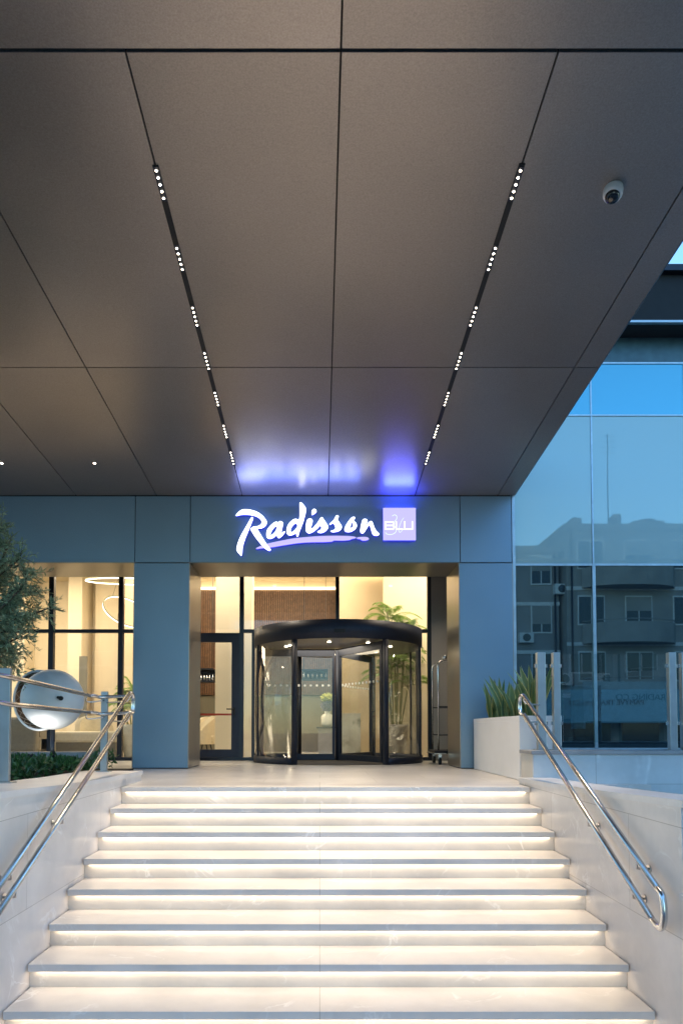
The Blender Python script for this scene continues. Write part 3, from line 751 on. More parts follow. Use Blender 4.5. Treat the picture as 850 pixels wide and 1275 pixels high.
# ------------------------------------------------------------------ revolving door
RC = Vector((0.3177, 12.0)); RR = 1.47
rvd = thing('revolving_door', 'round dark framed revolving door with curved glass walls and a flat canopy drum', 'door', (RC.x, RC.y, 0))
rz1 = Z(770.5, RC.y - RR); rz0 = Z(794, RC.y - RR)
dm = MB()
dm.lathe([(RR - 0.03, rz0), (RR, rz0), (RR, rz1), (0, rz1 + 0.01)], (RC.x, RC.y, 0), 72)
dm.build('canopy_drum', M['black'], rvd)
MB().lathe([(RR - 0.03, rz0 + 0.001), (0, rz0 + 0.02)], (RC.x, RC.y, 0), 72).build('drum_ceiling', M['revealp'], rvd)
ha = math.atan2(1.276, 0.73)
def curved(a0, a1, r0, r1, z0, z1, n=20):
    mb = MB(); bm = mb.bm
    P = lambda r, a, z: bm.verts.new((RC.x + r * math.cos(a), RC.y + r * math.sin(a), z))
    ring = [[P(r0, a0 + (a1 - a0) * k / n, z0), P(r1, a0 + (a1 - a0) * k / n, z0), P(r1, a0 + (a1 - a0) * k / n, z1), P(r0, a0 + (a1 - a0) * k / n, z1)] for k in range(n + 1)]
    for k in range(n):
        for q in range(4):
            f = bm.faces.new((ring[k][q], ring[k][(q + 1) % 4], ring[k + 1][(q + 1) % 4], ring[k + 1][q])); f.smooth = True
    bm.faces.new(ring[0]); bm.faces.new(ring[-1][::-1])
    return mb
for s in (0, PI):
    a0, a1 = s - ha, s + ha
    curved(a0 + 0.02, a1 - 0.02, RR - 0.02, RR - 0.008, 0.11, rz0 + 0.002).build('curved_glass', M['doorglass'], rvd)
    curved(a0, a1, RR - 0.05, RR, 0.0015, 0.11).build('base_rail', M['black'], rvd)
    for a in (a0, a1):
        w = 0.035
        curved(a - w / RR, a + w / RR, RR - 0.06, RR + 0.004, 0.0025, rz0 + 0.003, 3).build('door_post', M['black'], rvd)
    for a in (s - ha * 0.32, s + ha * 0.36):
        curved(a - 0.007, a + 0.007, RR - 0.03, RR + 0.002, 0.11, rz0, 2).build('glazing_bar', M['black'], rvd)
# rotor with three wings
rz = rz0 - 0.005
MB().tube([(RC.x, RC.y, 0.02), (RC.x, RC.y, rz)], 0.045, 14).build('rotor_shaft', M['black'], rvd)
for ang in (-60, 60, 180):
    A = R(ang); d = Vector((math.cos(A), math.sin(A), 0)); q = Vector((-d.y, d.x, 0)) * 0.022
    O = Vector((RC.x, RC.y, 0)); r1 = RR - 0.11
    def bar(ra, rb, z0, z1, m=1.0):
        p = [O + d * ra - q * m, O + d * rb - q * m, O + d * rb + q * m, O + d * ra + q * m]
        return [Vector((v.x, v.y, z0)) for v in p], (0, 0, z1 - z0)
    wg = MB()
    for args in ((0.05, r1, rz - 0.13, rz - 0.002), (0.05, r1, 0.03, 0.13), (r1 - 0.06, r1, 0.131, rz - 0.131), (0.05, 0.10, 0.131, rz - 0.131)):
        wg.extr(*bar(*args))
    wo = wg.build('door_wing', M['black'], rvd)
    MB().extr(*bar(0.10, r1 - 0.06, 0.131, rz - 0.131, 0.2)).build('wing_glass', M['doorglass'], wo)
    dt = MB()
    zd = Z(853.5, 12.0)
    for i in range(11):
        c = O + d * (0.16 + i * 0.105) + Vector((0, 0, zd))
        nn = Vector((-d.y, d.x, 0)) * 0.006
        dt.extr([c - nn * 1 + d * 0.021 * math.cos(2 * PI * k / 12) + Vector((0, 0, 0.021 * math.sin(2 * PI * k / 12))) for k in range(12)], nn * 2)
    dt.build('safety_dots', M['dots'], wo)
for i, a in enumerate((-150, -100, -60, -20, 30, 90, 150, 200)):
    c = (RC.x + 0.95 * math.cos(R(a)), RC.y + 0.95 * math.sin(R(a)), rz0 + 0.004)
    MB().lathe([(0, 0.0), (0.026, 0.0), (0.03, 0.005)], (c[0], c[1], c[2] - 0.006), 16).build('downlight', M['lens'], rvd)
lamp('door_downlight', 'AREA', (RC.x, RC.y, rz0 - 0.03), 14, (1, 0.85, 0.62), rvd, aim=(RC.x, RC.y, 0), shape='DISK', size=1.6)
MB().box(X(416, RC.y - RR), X(430, RC.y - RR), RC.y - RR - 0.03, RC.y - RR + 0.02, Z(788, RC.y - RR), Z(783, RC.y - RR)).build('sensor', M['rubber'], rvd, bevel=0.004)
MB().lathe([(RR - 0.06, 0.006), (0, 0.007)], (RC.x, RC.y, 0), 60).build('floor_mat', M['carpet'], rvd)

# ------------------------------------------------------------------ sign
def flat(pts2, D): return [W(290 + x / 8.5, 620 + y / 8.5, D) for x, y in pts2]
sign = thing('hotel_sign', 'lit white script hotel lettering with a lilac brush stroke and square on the fascia', 'sign', tuple(W(405, 655, DF - 0.03)))
def filled(name, outlines, D, depth, mface, mside, parent=sign, k=5):
    cu = bpy.data.curves.new(name, 'CURVE'); cu.dimensions = '2D'; cu.fill_mode = 'BOTH'; cu.extrude = depth / 2
    for ol in outlines:
        pts = smooth([Vector((p.x, p.z, 0)) for p in flat(ol, D)], k, True) if k > 1 else [Vector((p.x, p.z, 0)) for p in flat(ol, D)]
        sp = cu.splines.new('POLY'); sp.points.add(len(pts) - 1); sp.use_cyclic_u = True
        for i, p in enumerate(pts): sp.points[i].co = (p.x, p.y, 0, 1)
    tmp = bpy.data.objects.new('tmp', cu); COL.objects.link(tmp)
    bpy.context.view_layer.update()
    me = bpy.data.meshes.new_from_object(tmp.evaluated_get(bpy.context.evaluated_depsgraph_get()))
    bpy.data.objects.remove(tmp); bpy.data.curves.remove(cu)
    me.materials.clear(); me.materials.append(mface); me.materials.append(mside); me.materials.append(M['letter_top_glow'])
    for v in me.vertices: v.co = Vector((v.co.x, D + depth / 2 - v.co.z * 1.0, v.co.y))
    me.update()
    for p in me.polygons:
        n = p.normal; front = abs(n.y) > 0.7
        p.material_index = 0 if (front and p.center.y < D + depth * 0.3) else (2 if n.z > 0.45 and mface is M['signwhite'] else 1)
    me.name = name
    o = bpy.data.objects.new(name, me); COL.objects.link(o); o.parent = parent; o.matrix_parent_inverse = Matrix.Translation(-parent.location)
    return o
B = lambda L: [(x + 765, y) for x, y in L]
DSG = DF - 0.075; dep = 0.05
filled('letter_r', [[(205, 203), (213, 215), (195, 270), (165, 345), (130, 430), (103, 520), (97, 585), (88, 612), (76, 600), (46, 565), (40, 535), (55, 470), (85, 400), (130, 320), (170, 250), (195, 207)]], DSG, dep, M['signwhite'], M['signblue'])
filled('letter_r', [[(33, 183), (50, 160), (85, 130), (125, 120), (190, 126), (260, 150), (315, 190), (350, 235), (357, 265), (340, 300), (300, 322), (262, 328), (300, 400), (350, 480), (395, 540), (398, 552), (385, 560), (340, 535), (290, 480), (235, 410), (195, 345), (190, 328), (215, 305), (255, 300), (290, 285), (305, 262), (295, 230), (255, 200), (195, 182), (120, 177), (70, 182), (40, 190)]], DSG, dep, M['signwhite'], M['signblue'])
filled('letter_a', [[(355, 375), (365, 335), (400, 290), (440, 258), (465, 252), (480, 262), (495, 246), (515, 250), (529, 270), (520, 320), (512, 360), (515, 375), (535, 358), (550, 358), (535, 385), (505, 415), (485, 425), (470, 410), (465, 392), (430, 420), (395, 433), (370, 428), (357, 405)],
                    [(395, 385), (415, 340), (445, 305), (460, 298), (465, 315), (450, 355), (420, 385), (403, 395)]], DSG, dep, M['signwhite'], M['signblue'])
filled('letter_d', [[(568, 350), (575, 305), (600, 262), (640, 228), (670, 222), (695, 232), (705, 200), (706, 120), (706, 60), (714, 47), (730, 55), (760, 90), (771, 120), (765, 170), (745, 245), (725, 300), (705, 350), (690, 400), (680, 410), (672, 395), (668, 372), (630, 392), (595, 395), (575, 380)],
                    [(608, 345), (620, 310), (645, 280), (668, 270), (680, 285), (683, 300), (660, 335), (630, 360), (615, 362)]], DSG, dep, M['signwhite'], M['signblue'])
filled('letter_i_dot', [B([(68, 170), (72, 135), (85, 118), (105, 118), (118, 140), (108, 158), (85, 175), (72, 182)])], DSG, dep, M['signwhite'], M['signblue'])
filled('letter_i_and_s', [B([(8, 340), (10, 280), (20, 235), (40, 220), (65, 222), (76, 240), (70, 275), (60, 310), (62, 330), (90, 310), (130, 262), (160, 215), (178, 205), (200, 235), (235, 290), (238, 320), (215, 350), (175, 370), (140, 368), (130, 355), (150, 345), (170, 325), (168, 300), (155, 295), (120, 330), (80, 360), (40, 375), (18, 362)])], DSG, dep, M['signwhite'], M['signblue'])
filled('letter_s', [B([(257, 275), (270, 262), (300, 235), (325, 190), (345, 185), (352, 200), (340, 225), (360, 260), (382, 295), (380, 325), (350, 352), (300, 362), (275, 358), (272, 348), (300, 340), (318, 325), (316, 300), (300, 272), (285, 270), (262, 285)])], DSG, dep, M['signwhite'], M['signblue'])
filled('letter_o', [B([(415, 330), (430, 290), (465, 235), (495, 205), (520, 202), (524, 215), (512, 240), (535, 265), (543, 300), (520, 335), (480, 358), (440, 360), (420, 350)]),
                    B([(496, 255), (503, 275), (505, 300), (485, 320), (475, 312), (482, 280)])], DSG, dep, M['signwhite'], M['signblue'])
filled('letter_n', [B([(582, 340), (590, 290), (605, 235), (625, 222), (650, 228), (655, 245), (645, 270), (632, 295), (640, 300), (660, 270), (690, 245), (710, 260), (730, 315), (755, 355), (778, 375), (778, 388), (755, 400), (720, 392), (710, 378), (695, 330), (678, 285), (650, 320), (620, 365), (600, 375), (585, 365)])], DSG, dep, M['signwhite'], M['signblue'])
filled('brush_stroke', [[(245, 532), (300, 505), (400, 475), (520, 450), (640, 428), (765, 415)] + B([(135, 405), (290, 400), (430, 402), (510, 408), (538, 418), (525, 428), (490, 435), (470, 445), (400, 452), (300, 452), (285, 462), (200, 468), (60, 470)]) + [(700, 478), (560, 498), (400, 525), (300, 535), (255, 540)]], DSG + 0.008, dep - 0.008, M['signlilac'], M['signblue'])
filled('brush_stroke', [B([(545, 425), (560, 415), (640, 412), (670, 425), (668, 440), (640, 452), (600, 452), (580, 438), (548, 432)])], DSG + 0.008, dep - 0.008, M['signlilac'], M['signblue'])
lamp('added_glow_light', 'AREA', (W(372, 628, DSG).x, DSG - 0.05, W(400, 640, DSG).z), 2.6, (0.14, 0.22, 1.0), sign, aim=(W(372, 628, DSG).x, DSG - 2.0, W(400, 640, DSG).z + 2.2), shape='RECTANGLE', size=1.75, size_y=0.16)  # lamp added to throw a blue glow onto the soffit
lamp('added_glow_light', 'AREA', (W(497, 628, DSG).x, DSG - 0.05, W(400, 631, DSG).z), 2.6, (0.035, 0.055, 1.0), sign, aim=(W(497, 628, DSG).x, DSG - 2.0, W(400, 631, DSG).z + 2.2), shape='RECTANGLE', size=0.42, size_y=0.16)  # second added lamp, for the deeper blue glow over the square
# the square: panel, lit face, three letters, faint script line
def PW(px, py, D): return W(px, py, D)
sq0, sq1 = W(476.8, 673.2, DSG), W(516.8, 633.2, DSG)
sb = MB().box(sq0.x, sq1.x, DSG - 0.02, DSG + 0.05, sq0.z, sq1.z).build('square_box', M['blue_edge'], sign)
MB().box(sq0.x, sq1.x, DSG - 0.018, DSG + 0.008, sq1.z + 0.0005, sq1.z + 0.003).build('added_top_glow', M['added_blue_top'], sb)  # glowing strip added on top of the square to tint the soffit
sqc = MB().box(sq0.x - 0.002, sq1.x + 0.002, DSG - 0.028, DSG - 0.0205, sq0.z - 0.002, sq1.z + 0.002).build('square_face', M['squareface'], sb, bevel=0.003)
ll = MB()
def seg(pts, w, z):
    for (xa, ya), (xb, yb) in zip(pts[:-1], pts[1:]):
        a = W(xa, ya, z); b = W(xb, yb, z); d = (b - a).normalized(); q = Vector((-d.z, 0, d.x)) * w / 2; e = d * w * 0.5
        ll.extr([a - e - q, b + e - q, b + e + q, a - e + q], (0, 0.006, 0))
zf = DSG - 0.035
lw_ = 0.018
S2 = lambda x, y: (460 + x / 12.143, 620 + y / 12.143)
seg([S2(240, 362), S2(352, 362), S2(366, 387), S2(352, 414)], lw_, zf)
seg([S2(244, 414), S2(352, 414)], lw_, zf - 0.0005)
seg([S2(354, 416), S2(372, 442), S2(356, 470), S2(240, 470), S2(240, 366)], lw_, zf - 0.001)
seg([S2(402, 360), S2(402, 470), S2(496, 470)], lw_, zf)
seg([S2(528, 360), S2(528, 470), S2(645, 470), S2(645, 360)], lw_, zf)
ll.build('square_letters', M['squaretext'], sb)
fl = MB()
fl.tube(smooth([W(*S2(x, y), DSG - 0.030) for x, y in ((340, 275), (375, 255), (408, 275), (405, 320), (375, 360), (372, 420), (400, 470), (390, 520), (330, 552), (260, 545), (240, 520))], 6), 0.0045, 5)
fl.tube(smooth([W(*S2(x, y), DSG - 0.030) for x, y in ((515, 300), (480, 350), (450, 430), (440, 490), (460, 520), (500, 480))], 6), 0.0035, 5)
fl.build('script_line', M['faintline'], sb)

# ------------------------------------------------------------------ canopy track lights
def track(label, seam_x, ys, groups):
    y_a = CE(ys[0][0], ys[0][1]).y; y_b = CE(ys[1][0], ys[1][1]).y
    t = thing('track_light', label, 'ceiling light', (seam_x, (y_a + y_b) / 2, cz((y_a + y_b) / 2)), 'track lights in the canopy soffit')
    w = 0.021
    def bx(x0, x1, a, b, zlow, zh):
        return [(x0, a, cz(a) + zlow), (x1, a, cz(a) + zlow), (x1, b, cz(b) + zlow), (x0, b, cz(b) + zlow)], (0, 0, zh)
    ch = MB(); ch.extr(*bx(seam_x - w, seam_x + w, y_a, y_b, -0.006, 0.005)); ch.build('channel', M['rubber'], t)
    for ga, gb in groups:
        a = CE(seam_px(seam_x, ga), ga).y; b = CE(seam_px(seam_x, gb), gb).y
        y0_, y1_ = min(a, b), max(a, b)
        md = MB(); md.extr(*bx(seam_x - w * 0.9, seam_x + w * 0.9, y0_, y1_, -0.011, 0.0045))
        mo = md.build('light_module', M['black'], t)
        for q in range(5):
            yy = y0_ + (y1_ - y0_) * (q + 0.5) / 5
            MB().lathe([(0, -0.004), (0.0075, -0.003), (0.0085, 0.0)], (seam_x, yy, cz(yy) - 0.0115), 12).build('lens', M['lens'], mo)
        yy = (y0_ + y1_) / 2
        lamp('spot_beam', 'SPOT', (seam_x, yy, cz(yy) - 0.03), SPOT_E, (1, 0.80, 0.56), t, aim=(seam_x * 0.9, yy, 0), spot_size=R(62), spot_blend=0.9, shadow_soft_size=0.03)
SPOT_E = 46
def seam_px(sx, py):
    # image x of the point of plane x=sx on the soffit at image row py (fixed point on depth)
    px = 400
    for _ in range(12):
        c = CE(px, py); px += (sx - c.x) / c.y * F * 0.9
    return px
GR = [(206, 249), (304, 337), (379, 406), (436, 460), (486, 505), (527, 545), (560.5, 578)]
track('left row of recessed black track lights with clustered warm lenses in the soffit', colsx[6], ((200, 205), (290, 579)), GR)
track('right row of recessed black track lights with clustered warm lenses in the soffit', colsx[8], ((640, 203), (523, 579)), GR)
for px in (2.5, 118):
    c = CE(px, 577)
    o = MB().lathe([(0, -0.003), (0.013, -0.003), (0.018, 0.0)], c, 16).build('recessed_downlight', M['lens'])
    tag(o, 'small round recessed downlight in the soffit, ' + ('leftmost at the picture edge' if px < 50 else 'right one of the two above the left window'), 'ceiling light', 'round downlights in the soffit')
# security camera
c = CE(763, 235)
sc = thing('security_camera', 'small white dome security camera with black lens hanging from the soffit', 'camera', tuple(c))
MB().lathe([(0, 0.0), (0.065, 0.0), (0.068, -0.02), (0.066, -0.055), (0.058, -0.072), (0.05, -0.075)], c, 28).build('housing', M['camwhite'], sc)
MB().lathe([(0.05, -0.074), (0.046, -0.09), (0.03, -0.108), (0.0, -0.115)], c, 24).build('dome', M['camdome'], sc)
tiltm = Matrix.Translation(c) @ Matrix.Rotation(R(-14), 4, 'X') @ Matrix.Rotation(R(12), 4, 'Y') @ Matrix.Translation(-c)
for ch in sc.children: ch.data.transform(tiltm)

# ------------------------------------------------------------------ luggage cart
lc = thing('luggage_cart', 'chrome birdcage luggage cart parked behind the right column', 'luggage cart', (2.3, 11.0, 0))
cx0, cy0 = X(545, 10.80), 10.80
cx1, cy1 = cx0 + 1.0, 11.35
pzb = Z(937, 10.8)
MB().box(cx0 - 0.07, cx1 + 0.07, cy0 - 0.07, cy1 + 0.07, pzb, pzb + 0.035).build('platform', M['carpet'], lc, bevel=0.01)
MB().box(cx0 - 0.085, cx1 + 0.085, cy0 - 0.085, cy1 + 0.085, pzb - 0.025, pzb - 0.001).build('bumper', M['polished'], lc, bevel=0.01)
ztp = Z(822, 10.8); zk = Z(815, 11.0)
cm = Vector(((cx0 + cx1) / 2, (cy0 + cy1) / 2, 0))
for ii, (x_, y_) in enumerate(((cx0, cy0), (cx0, cy1), (cx1, cy0), (cx1, cy1))):
    inw = Vector((0.12 if x_ == cx0 else -0.12, 0.10 if y_ == cy0 else -0.10, 0))
    P0 = Vector((x_, y_, pzb + 0.035)); P1 = Vector((x_, y_, ztp - 0.10))
    MB().tube([P0, P1] + smooth([P1, P1 + Vector((0, 0, 0.07)) + inw * 0.2, P1 + Vector((0, 0, 0.11)) + inw, Vector((x_, y_, ztp + 0.035)) + inw * 2.0], 5)[1:], 0.015, 10).build('upright', M['polished'], lc)
    xw_, yw_ = x_ + (0.02 if x_ == cx0 else -0.02), y_
    wh = MB(); wh.tube([(xw_ - 0.018, yw_, 0.062), (xw_ + 0.018, yw_, 0.062)], 0.06, 18).build('wheel', M['rubber'], lc)
    MB().box(xw_ - 0.026, xw_ + 0.026, yw_ - 0.02, yw_ + 0.02, 0.085, pzb - 0.026).build('caster_fork', M['polished'], lc)
for zz in (Z(880, 10.9), Z(915, 10.9)):
    for y_ in (cy0, cy1):
        MB().tube([(cx0, y_, zz), (cx1, y_, zz)], 0.009, 8).build('cross_bar', M['dark'], lc)
MB().tube(smooth([(cx0 + .24, cy0 + .15, ztp + 0.03), (cm.x, cm.y, ztp + 0.10), (cx1 - .24, cy1 - .15, ztp + 0.03)], 6), 0.014, 10).build('hanger_bar', M['polished'], lc)
kc = Vector((cx0 + 0.12, cy0 + 0.05, ztp + 0.05))
MB().lathe([(0, -0.045), (0.035, -0.03), (0.045, 0), (0.035, 0.03), (0, 0.045)], kc, 16).build('knob', M['polished'], lc)

# ------------------------------------------------------------------ lobby contents
def palm(loc, h, nf, L, label, canes=7, pot=True, potmat='pot', spread=1.0, grp=None):
    random.seed(int(abs(loc[0]) * 100) + 3)
    t = thing('potted_palm' if pot else 'palm_plant', label, 'plant', loc)
    loc = Vector(loc)
    if pot:
        MB().lathe([(0, 0.002), (0.17, 0.002), (0.25, 0.60), (0.25, 0.66), (0.22, 0.66), (0.21, 0.60), (0, 0.60)], loc, 24).build('pot', M[potmat], t)
    z0 = 0.60 if pot else 0.0
    st_ = MB(); fr = MB()
    for k in range(canes):
        a = 2 * PI * k / canes; r = 0.09
        b = loc + Vector((math.cos(a) * r, math.sin(a) * r, z0)); tip = loc + Vector((math.cos(a) * r * 2.6, math.sin(a) * r * 2.6, z0 + h * (0.3 + 0.5 * ((k * 3) % canes) / (canes - 1))))
        st_.tube(smooth([b, b.lerp(tip, 0.5), tip], 3), 0.016, 6)
        for q in range(nf):
            aa = random.uniform(0, 2 * PI); el = random.uniform(0.5, 1.35)
            d = Vector((math.cos(aa) * math.cos(el), math.sin(aa) * math.cos(el), math.sin(el)))
            ln = L * random.uniform(0.7, 1.1)
            pts = [tip + d * ln * s_ * spread + Vector((0, 0, -0.55 * ln * s_ ** 2.4)) for s_ in [i / 9 for i in range(10)]]
            st_.tube(pts, [0.006 - 0.0004 * i for i in range(10)], 4, caps=False)
            for i in range(2, 10):
                tg = (pts[i] - pts[i - 1]).normalized(); sd = tg.cross(Vector((0, 0, 1)))
                if sd.length < 1e-3: continue
                sd.normalize()
                for sg in (1, -1):
                    for off in (0, 0.33, 0.66):
                        p = pts[i - 1].lerp(pts[i], off)
                        leafquad(fr.bm, p, sd * sg + tg * 0.9 + Vector((0, 0, -0.35)), Vector((0, 0, 1)), ln * 0.34 * (1.1 - i / 12), 0.022)
    st_.build('stem', M['cane'], t); fr.build('fronds', M['palm'], t)
palm((X(493, 13.9), 13.9, 0), 2.72, 12, 0.9, 'tall potted areca palm seen through the right side of the revolving door', 8, potmat='pot')
palm((X(166, 14.2), 14.2, 0), 0.9, 4, 1.0, 'arching palm beside the left column, inside the lobby window', 6, potmat='ceramic')
# marble block and console with vase
mb_ = tag(MB().box(X(424, 14.1), X(448, 14.1), 13.9, 14.4, 0.001, Z(888, 14)).build('marble_plinth', M['whitemarble'], bevel=0.01), 'veined white marble plinth seen through the revolving door', 'plinth')
ct = thing('console_table', 'dark topped stone console carrying the flower vase inside the revolving door view', 'table', (X(408, 14.4), 14.4, 0))
zc_ = Z(905, 14.4)
MB().box(X(394, 14.4), X(420, 14.4), 14.25, 14.6, zc_ - 0.03, zc_).build('top', M['dark'], ct, bevel=0.004)
MB().box(X(396, 14.4), X(418, 14.4), 14.3, 14.56, 0.001, zc_ - 0.031).build('base', M['pot'], ct, bevel=0.004)
vc = Vector((X(407.5, 14.42), 14.42, zc_))
vs_ = thing('flower_vase', 'white ceramic vase of yellow green flowers on the console table', 'vase', tuple(vc))
MB().lathe([(0, 0.001), (0.09, 0.001), (0.13, 0.05), (0.135, 0.22), (0.10, 0.26), (0.06, 0.28), (0.07, 0.33), (0.05, 0.33), (0.0, 0.30)], vc, 24).build('vase', M['ceramic'], vs_)
fm = MB(); f2 = MB()
for i in range(700):
    v = rv() * 0.5 * random.random() ** 0.3
    leafquad(fm.bm, vc + Vector((v.x * 0.28, v.y * 0.28, 0.62 + v.z * 0.16)), rv(), rv(), 0.04, 0.03)
    leafquad(f2.bm, vc + Vector((v.x * 0.27, v.y * 0.27, 0.44 + v.z * 0.24)), rv(), rv(), 0.04, 0.03)
fm.build('yellow_flowers', M['flower'], vs_); f2.build('violet_flowers', M['lilacfl'], vs_)
# armchairs
def armchair(loc, label, s=1.0, rz_=0.0):
    t = thing('armchair', label, 'armchair', loc, 'cream lounge chairs in the lobby')
    mt = Matrix.Translation(loc) @ Matrix.Rotation(rz_, 4, 'Z')
    def sub(mb, name, m, bev=0.0): mb.xf(mt); return mb.build(name, M[m], t, bevel=bev)
    sub(MB().box(-0.33, 0.33, -0.33, 0.30, 0.26, 0.44), 'seat', 'chair', 0.05)
    b = MB(); n = 44; 
    for i in range(n):
        a0 = PI * (-0.12) + PI * 1.24 * i / n; a1 = PI * (-0.12) + PI * 1.24 * (i + 1) / n
        h = lambda a: 0.52 + 0.34 * max(0, math.sin(a)) ** 0.7
        b.extr([(0.30 * math.cos(a0), 0.30 * math.sin(a0), 0.24), (0.40 * math.cos(a0), 0.40 * math.sin(a0), 0.24), (0.40 * math.cos(a1), 0.40 * math.sin(a1), 0.24), (0.30 * math.cos(a1), 0.30 * math.sin(a1), 0.24)], (0, 0, h((a0 + a1) / 2) - 0.24))
    sub(b, 'backrest', 'chair')
    for sx in (-1, 1):
        for sy in (-1, 1): sub(MB().tube([(0.24 * sx, 0.22 * sy, 0.27), (0.30 * sx, 0.28 * sy, 0.001)], [0.018, 0.011], 8), 'leg', 'dark')
armchair((X(264, 15.6), 15.6, 0), 'cream armchair with rounded back seen through the side door', rz_=R(20))
armchair((X(247, 15.0), 15.0, 0), 'cream armchair left of the other one behind the side door', rz_=R(-70))
armchair((X(119, 14.6), 14.6, 0), 'cream armchair near the left column inside the lobby window', rz_=R(30))
# sofa in left window
sf = thing('sofa', 'low grey sofa behind the lobby window below the white orb', 'sofa', (X(30, 13.6), 13.6, 0))
xa, xb = X(-60, 13.6), X(58, 13.6)
MB().box(xa, xb, 13.3, 14.1, 0.12, 0.42).build('seat', M['sofa'], sf, bevel=0.05)
MB().box(xa, xb, 13.15, 13.35, 0.12, 0.80).build('backrest', M['sofa'], sf, bevel=0.06)
for q in (xa, xb - 0.18): MB().box(q, q + 0.18, 13.36, 14.1, 0.12, 0.60).build('armrest', M['sofa'], sf, bevel=0.05)
bn = thing('bench', 'low cream bench between the mullions of the left lobby window', 'bench', (X(105, 14.0), 14.0, 0))
MB().box(X(72, 14), X(150, 14), 13.8, 14.3, 0.30, 0.52).build('seat', M['chair'], bn, bevel=0.04)
MB().box(X(74, 14), X(148, 14), 13.85, 14.25, 0.001, 0.299).build('base', M['sofa'], bn)
# ring pendants
def ring(c, r, tilt, label, wires):
    t = thing('ring_pendant', label, 'pendant lamp', tuple(c), 'lit ring pendants in the lobby')
    mt = Matrix.Translation(c) @ Matrix.Rotation(tilt[1], 4, 'Y') @ Matrix.Rotation(tilt[0], 4, 'X')
    pts = [Vector((r * math.cos(2 * PI * k / 64), r * math.sin(2 * PI * k / 64), 0)) for k in range(64)]
    MB().tube(pts, 0.012, 6, closed=True).xf(mt).build('light_ring', M['ringled'], t)
    MB().tube([p + Vector((0, 0, 0.022)) for p in pts], 0.013, 6, closed=True).xf(mt).build('ring_body', M['cane'], t)
    w = MB()
    for k in (8, 29, 50):
        p = mt @ pts[k]; w.tube([p, (c[0], c[1], 4.318)], 0.003, 4)
    w.build('wire', M['dark'], t)
ring(W(163, 724, 14.6), 0.92, (R(8), R(0)), 'upper large horizontal ring pendant glowing behind the left window', 3)
ring(W(158, 762, 14.2), 0.50, (R(32), R(36)), 'lower tilted ring pendant glowing beside the left column', 3)
# hanging bar shelves seen through doors
for i, (a, b, yt, yb_, lb) in enumerate(((246, 267, 833, 850, 'dark hanging bar rack seen through the side door'), (376, 408, 834, 847, 'dark hanging bar rack seen through the revolving door'))):
    t = thing('hanging_rack', lb, 'rack', (X((a + b) / 2, 16.2), 16.2, Z(yb_, 16.2)), 'hanging bar racks')
    x0, x1, z0, z1 = X(a, 16.2), X(b, 16.2), Z(yb_, 16.2), Z(yt, 16.2)
    MB().box(x0, x1, 16.0, 16.4, z0, z0 + 0.03).box(x0, x1, 16.0, 16.4, z1 - 0.03, z1).box(x0, x1, 16.38, 16.4, z0 + 0.03, z1 - 0.03).build('shelf', M['dark'], t)
    bt = MB()
    for q in range(6):
        xx = x0 + (x1 - x0) * (q + 0.5) / 6
        bt.lathe([(0, 0.032), (0.022, 0.032), (0.022, 0.13), (0.008, 0.16), (0.008, 0.2), (0, 0.2)], (xx, 16.15, z0), 8)
    bt.build('bottles', M['polished'], t)
    MB().tube([(x0 + 0.05, 16.2, z1), (x0 + 0.05, 16.2, 4.318)], 0.006, 5).tube([(x1 - 0.05, 16.2, z1), (x1 - 0.05, 16.2, 4.318)], 0.006, 5).build('hanger', M['dark'], t)
# lobby lights
for (x_, y_, e) in ((-9.5, 14.6, 60), (-6.3, 14.6, 60), (-3.4, 15.6, 55), (-0.6, 15.0, 60), (2.6, 13.5, 38)):
    tl = thing('ceiling_panel_light', 'lobby ceiling panel light hidden above the window heads', 'ceiling light', (x_, y_, 4.30), 'lobby ceiling panel lights')
    MB().box(x_ - 0.3, x_ + 0.3, y_ - 0.3, y_ + 0.3, 4.30, 4.319).build('panel', M['cove'], tl)
    lamp('panel_light', 'AREA', (x_, y_, 4.28), e * 0.62, (1, 0.82, 0.58), tl, aim=(x_, y_, 0), shape='RECTANGLE', size=2.2, size_y=1.6)

for x_ in (-8, -5.6, -3.1, -1.77, 0.4, 2.4):  # unseen washers added to brighten the lobby column and walls
    tl = thing('added_washer', 'slim unseen washer light added above the glazing line to brighten the lobby', 'ceiling light', (x_, 12.75, 4.30), 'added lobby washers')
    MB().box(x_ - 0.3, x_ + 0.3, 12.68, 12.8, 4.25, 4.319).build('housing', M['dark'], tl)
    lamp('added_washer_light', 'AREA', (x_, 12.8, 4.22), 11, (1, 0.83, 0.59), tl, aim=(x_ * 0.97, 15.2, 1.3), shape='RECTANGLE', size=0.9, size_y=0.12)
for x_ in (-2.6, 2.35, -0.9, 1.4):  # unseen lamps added to brighten the return wall and luggage cart
    tl = thing('added_downlight', 'small unseen downlight added in the vestibule ceiling behind the beam', 'ceiling light', (x_, 11.3, zb + 0.44), 'added vestibule downlights')
    MB().lathe([(0.0, -0.004), (0.035, -0.004), (0.045, 0.009)], (x_, 11.2, zb + 0.44), 16).build('lens', M['lens'], tl)
    lamp('added_downlight_beam', 'SPOT', (x_, 11.2, zb + 0.42), 22, (1, 0.82, 0.6), tl, aim=(x_, 11.2, 0), spot_size=R(110), spot_blend=0.9, shadow_soft_size=0.05)

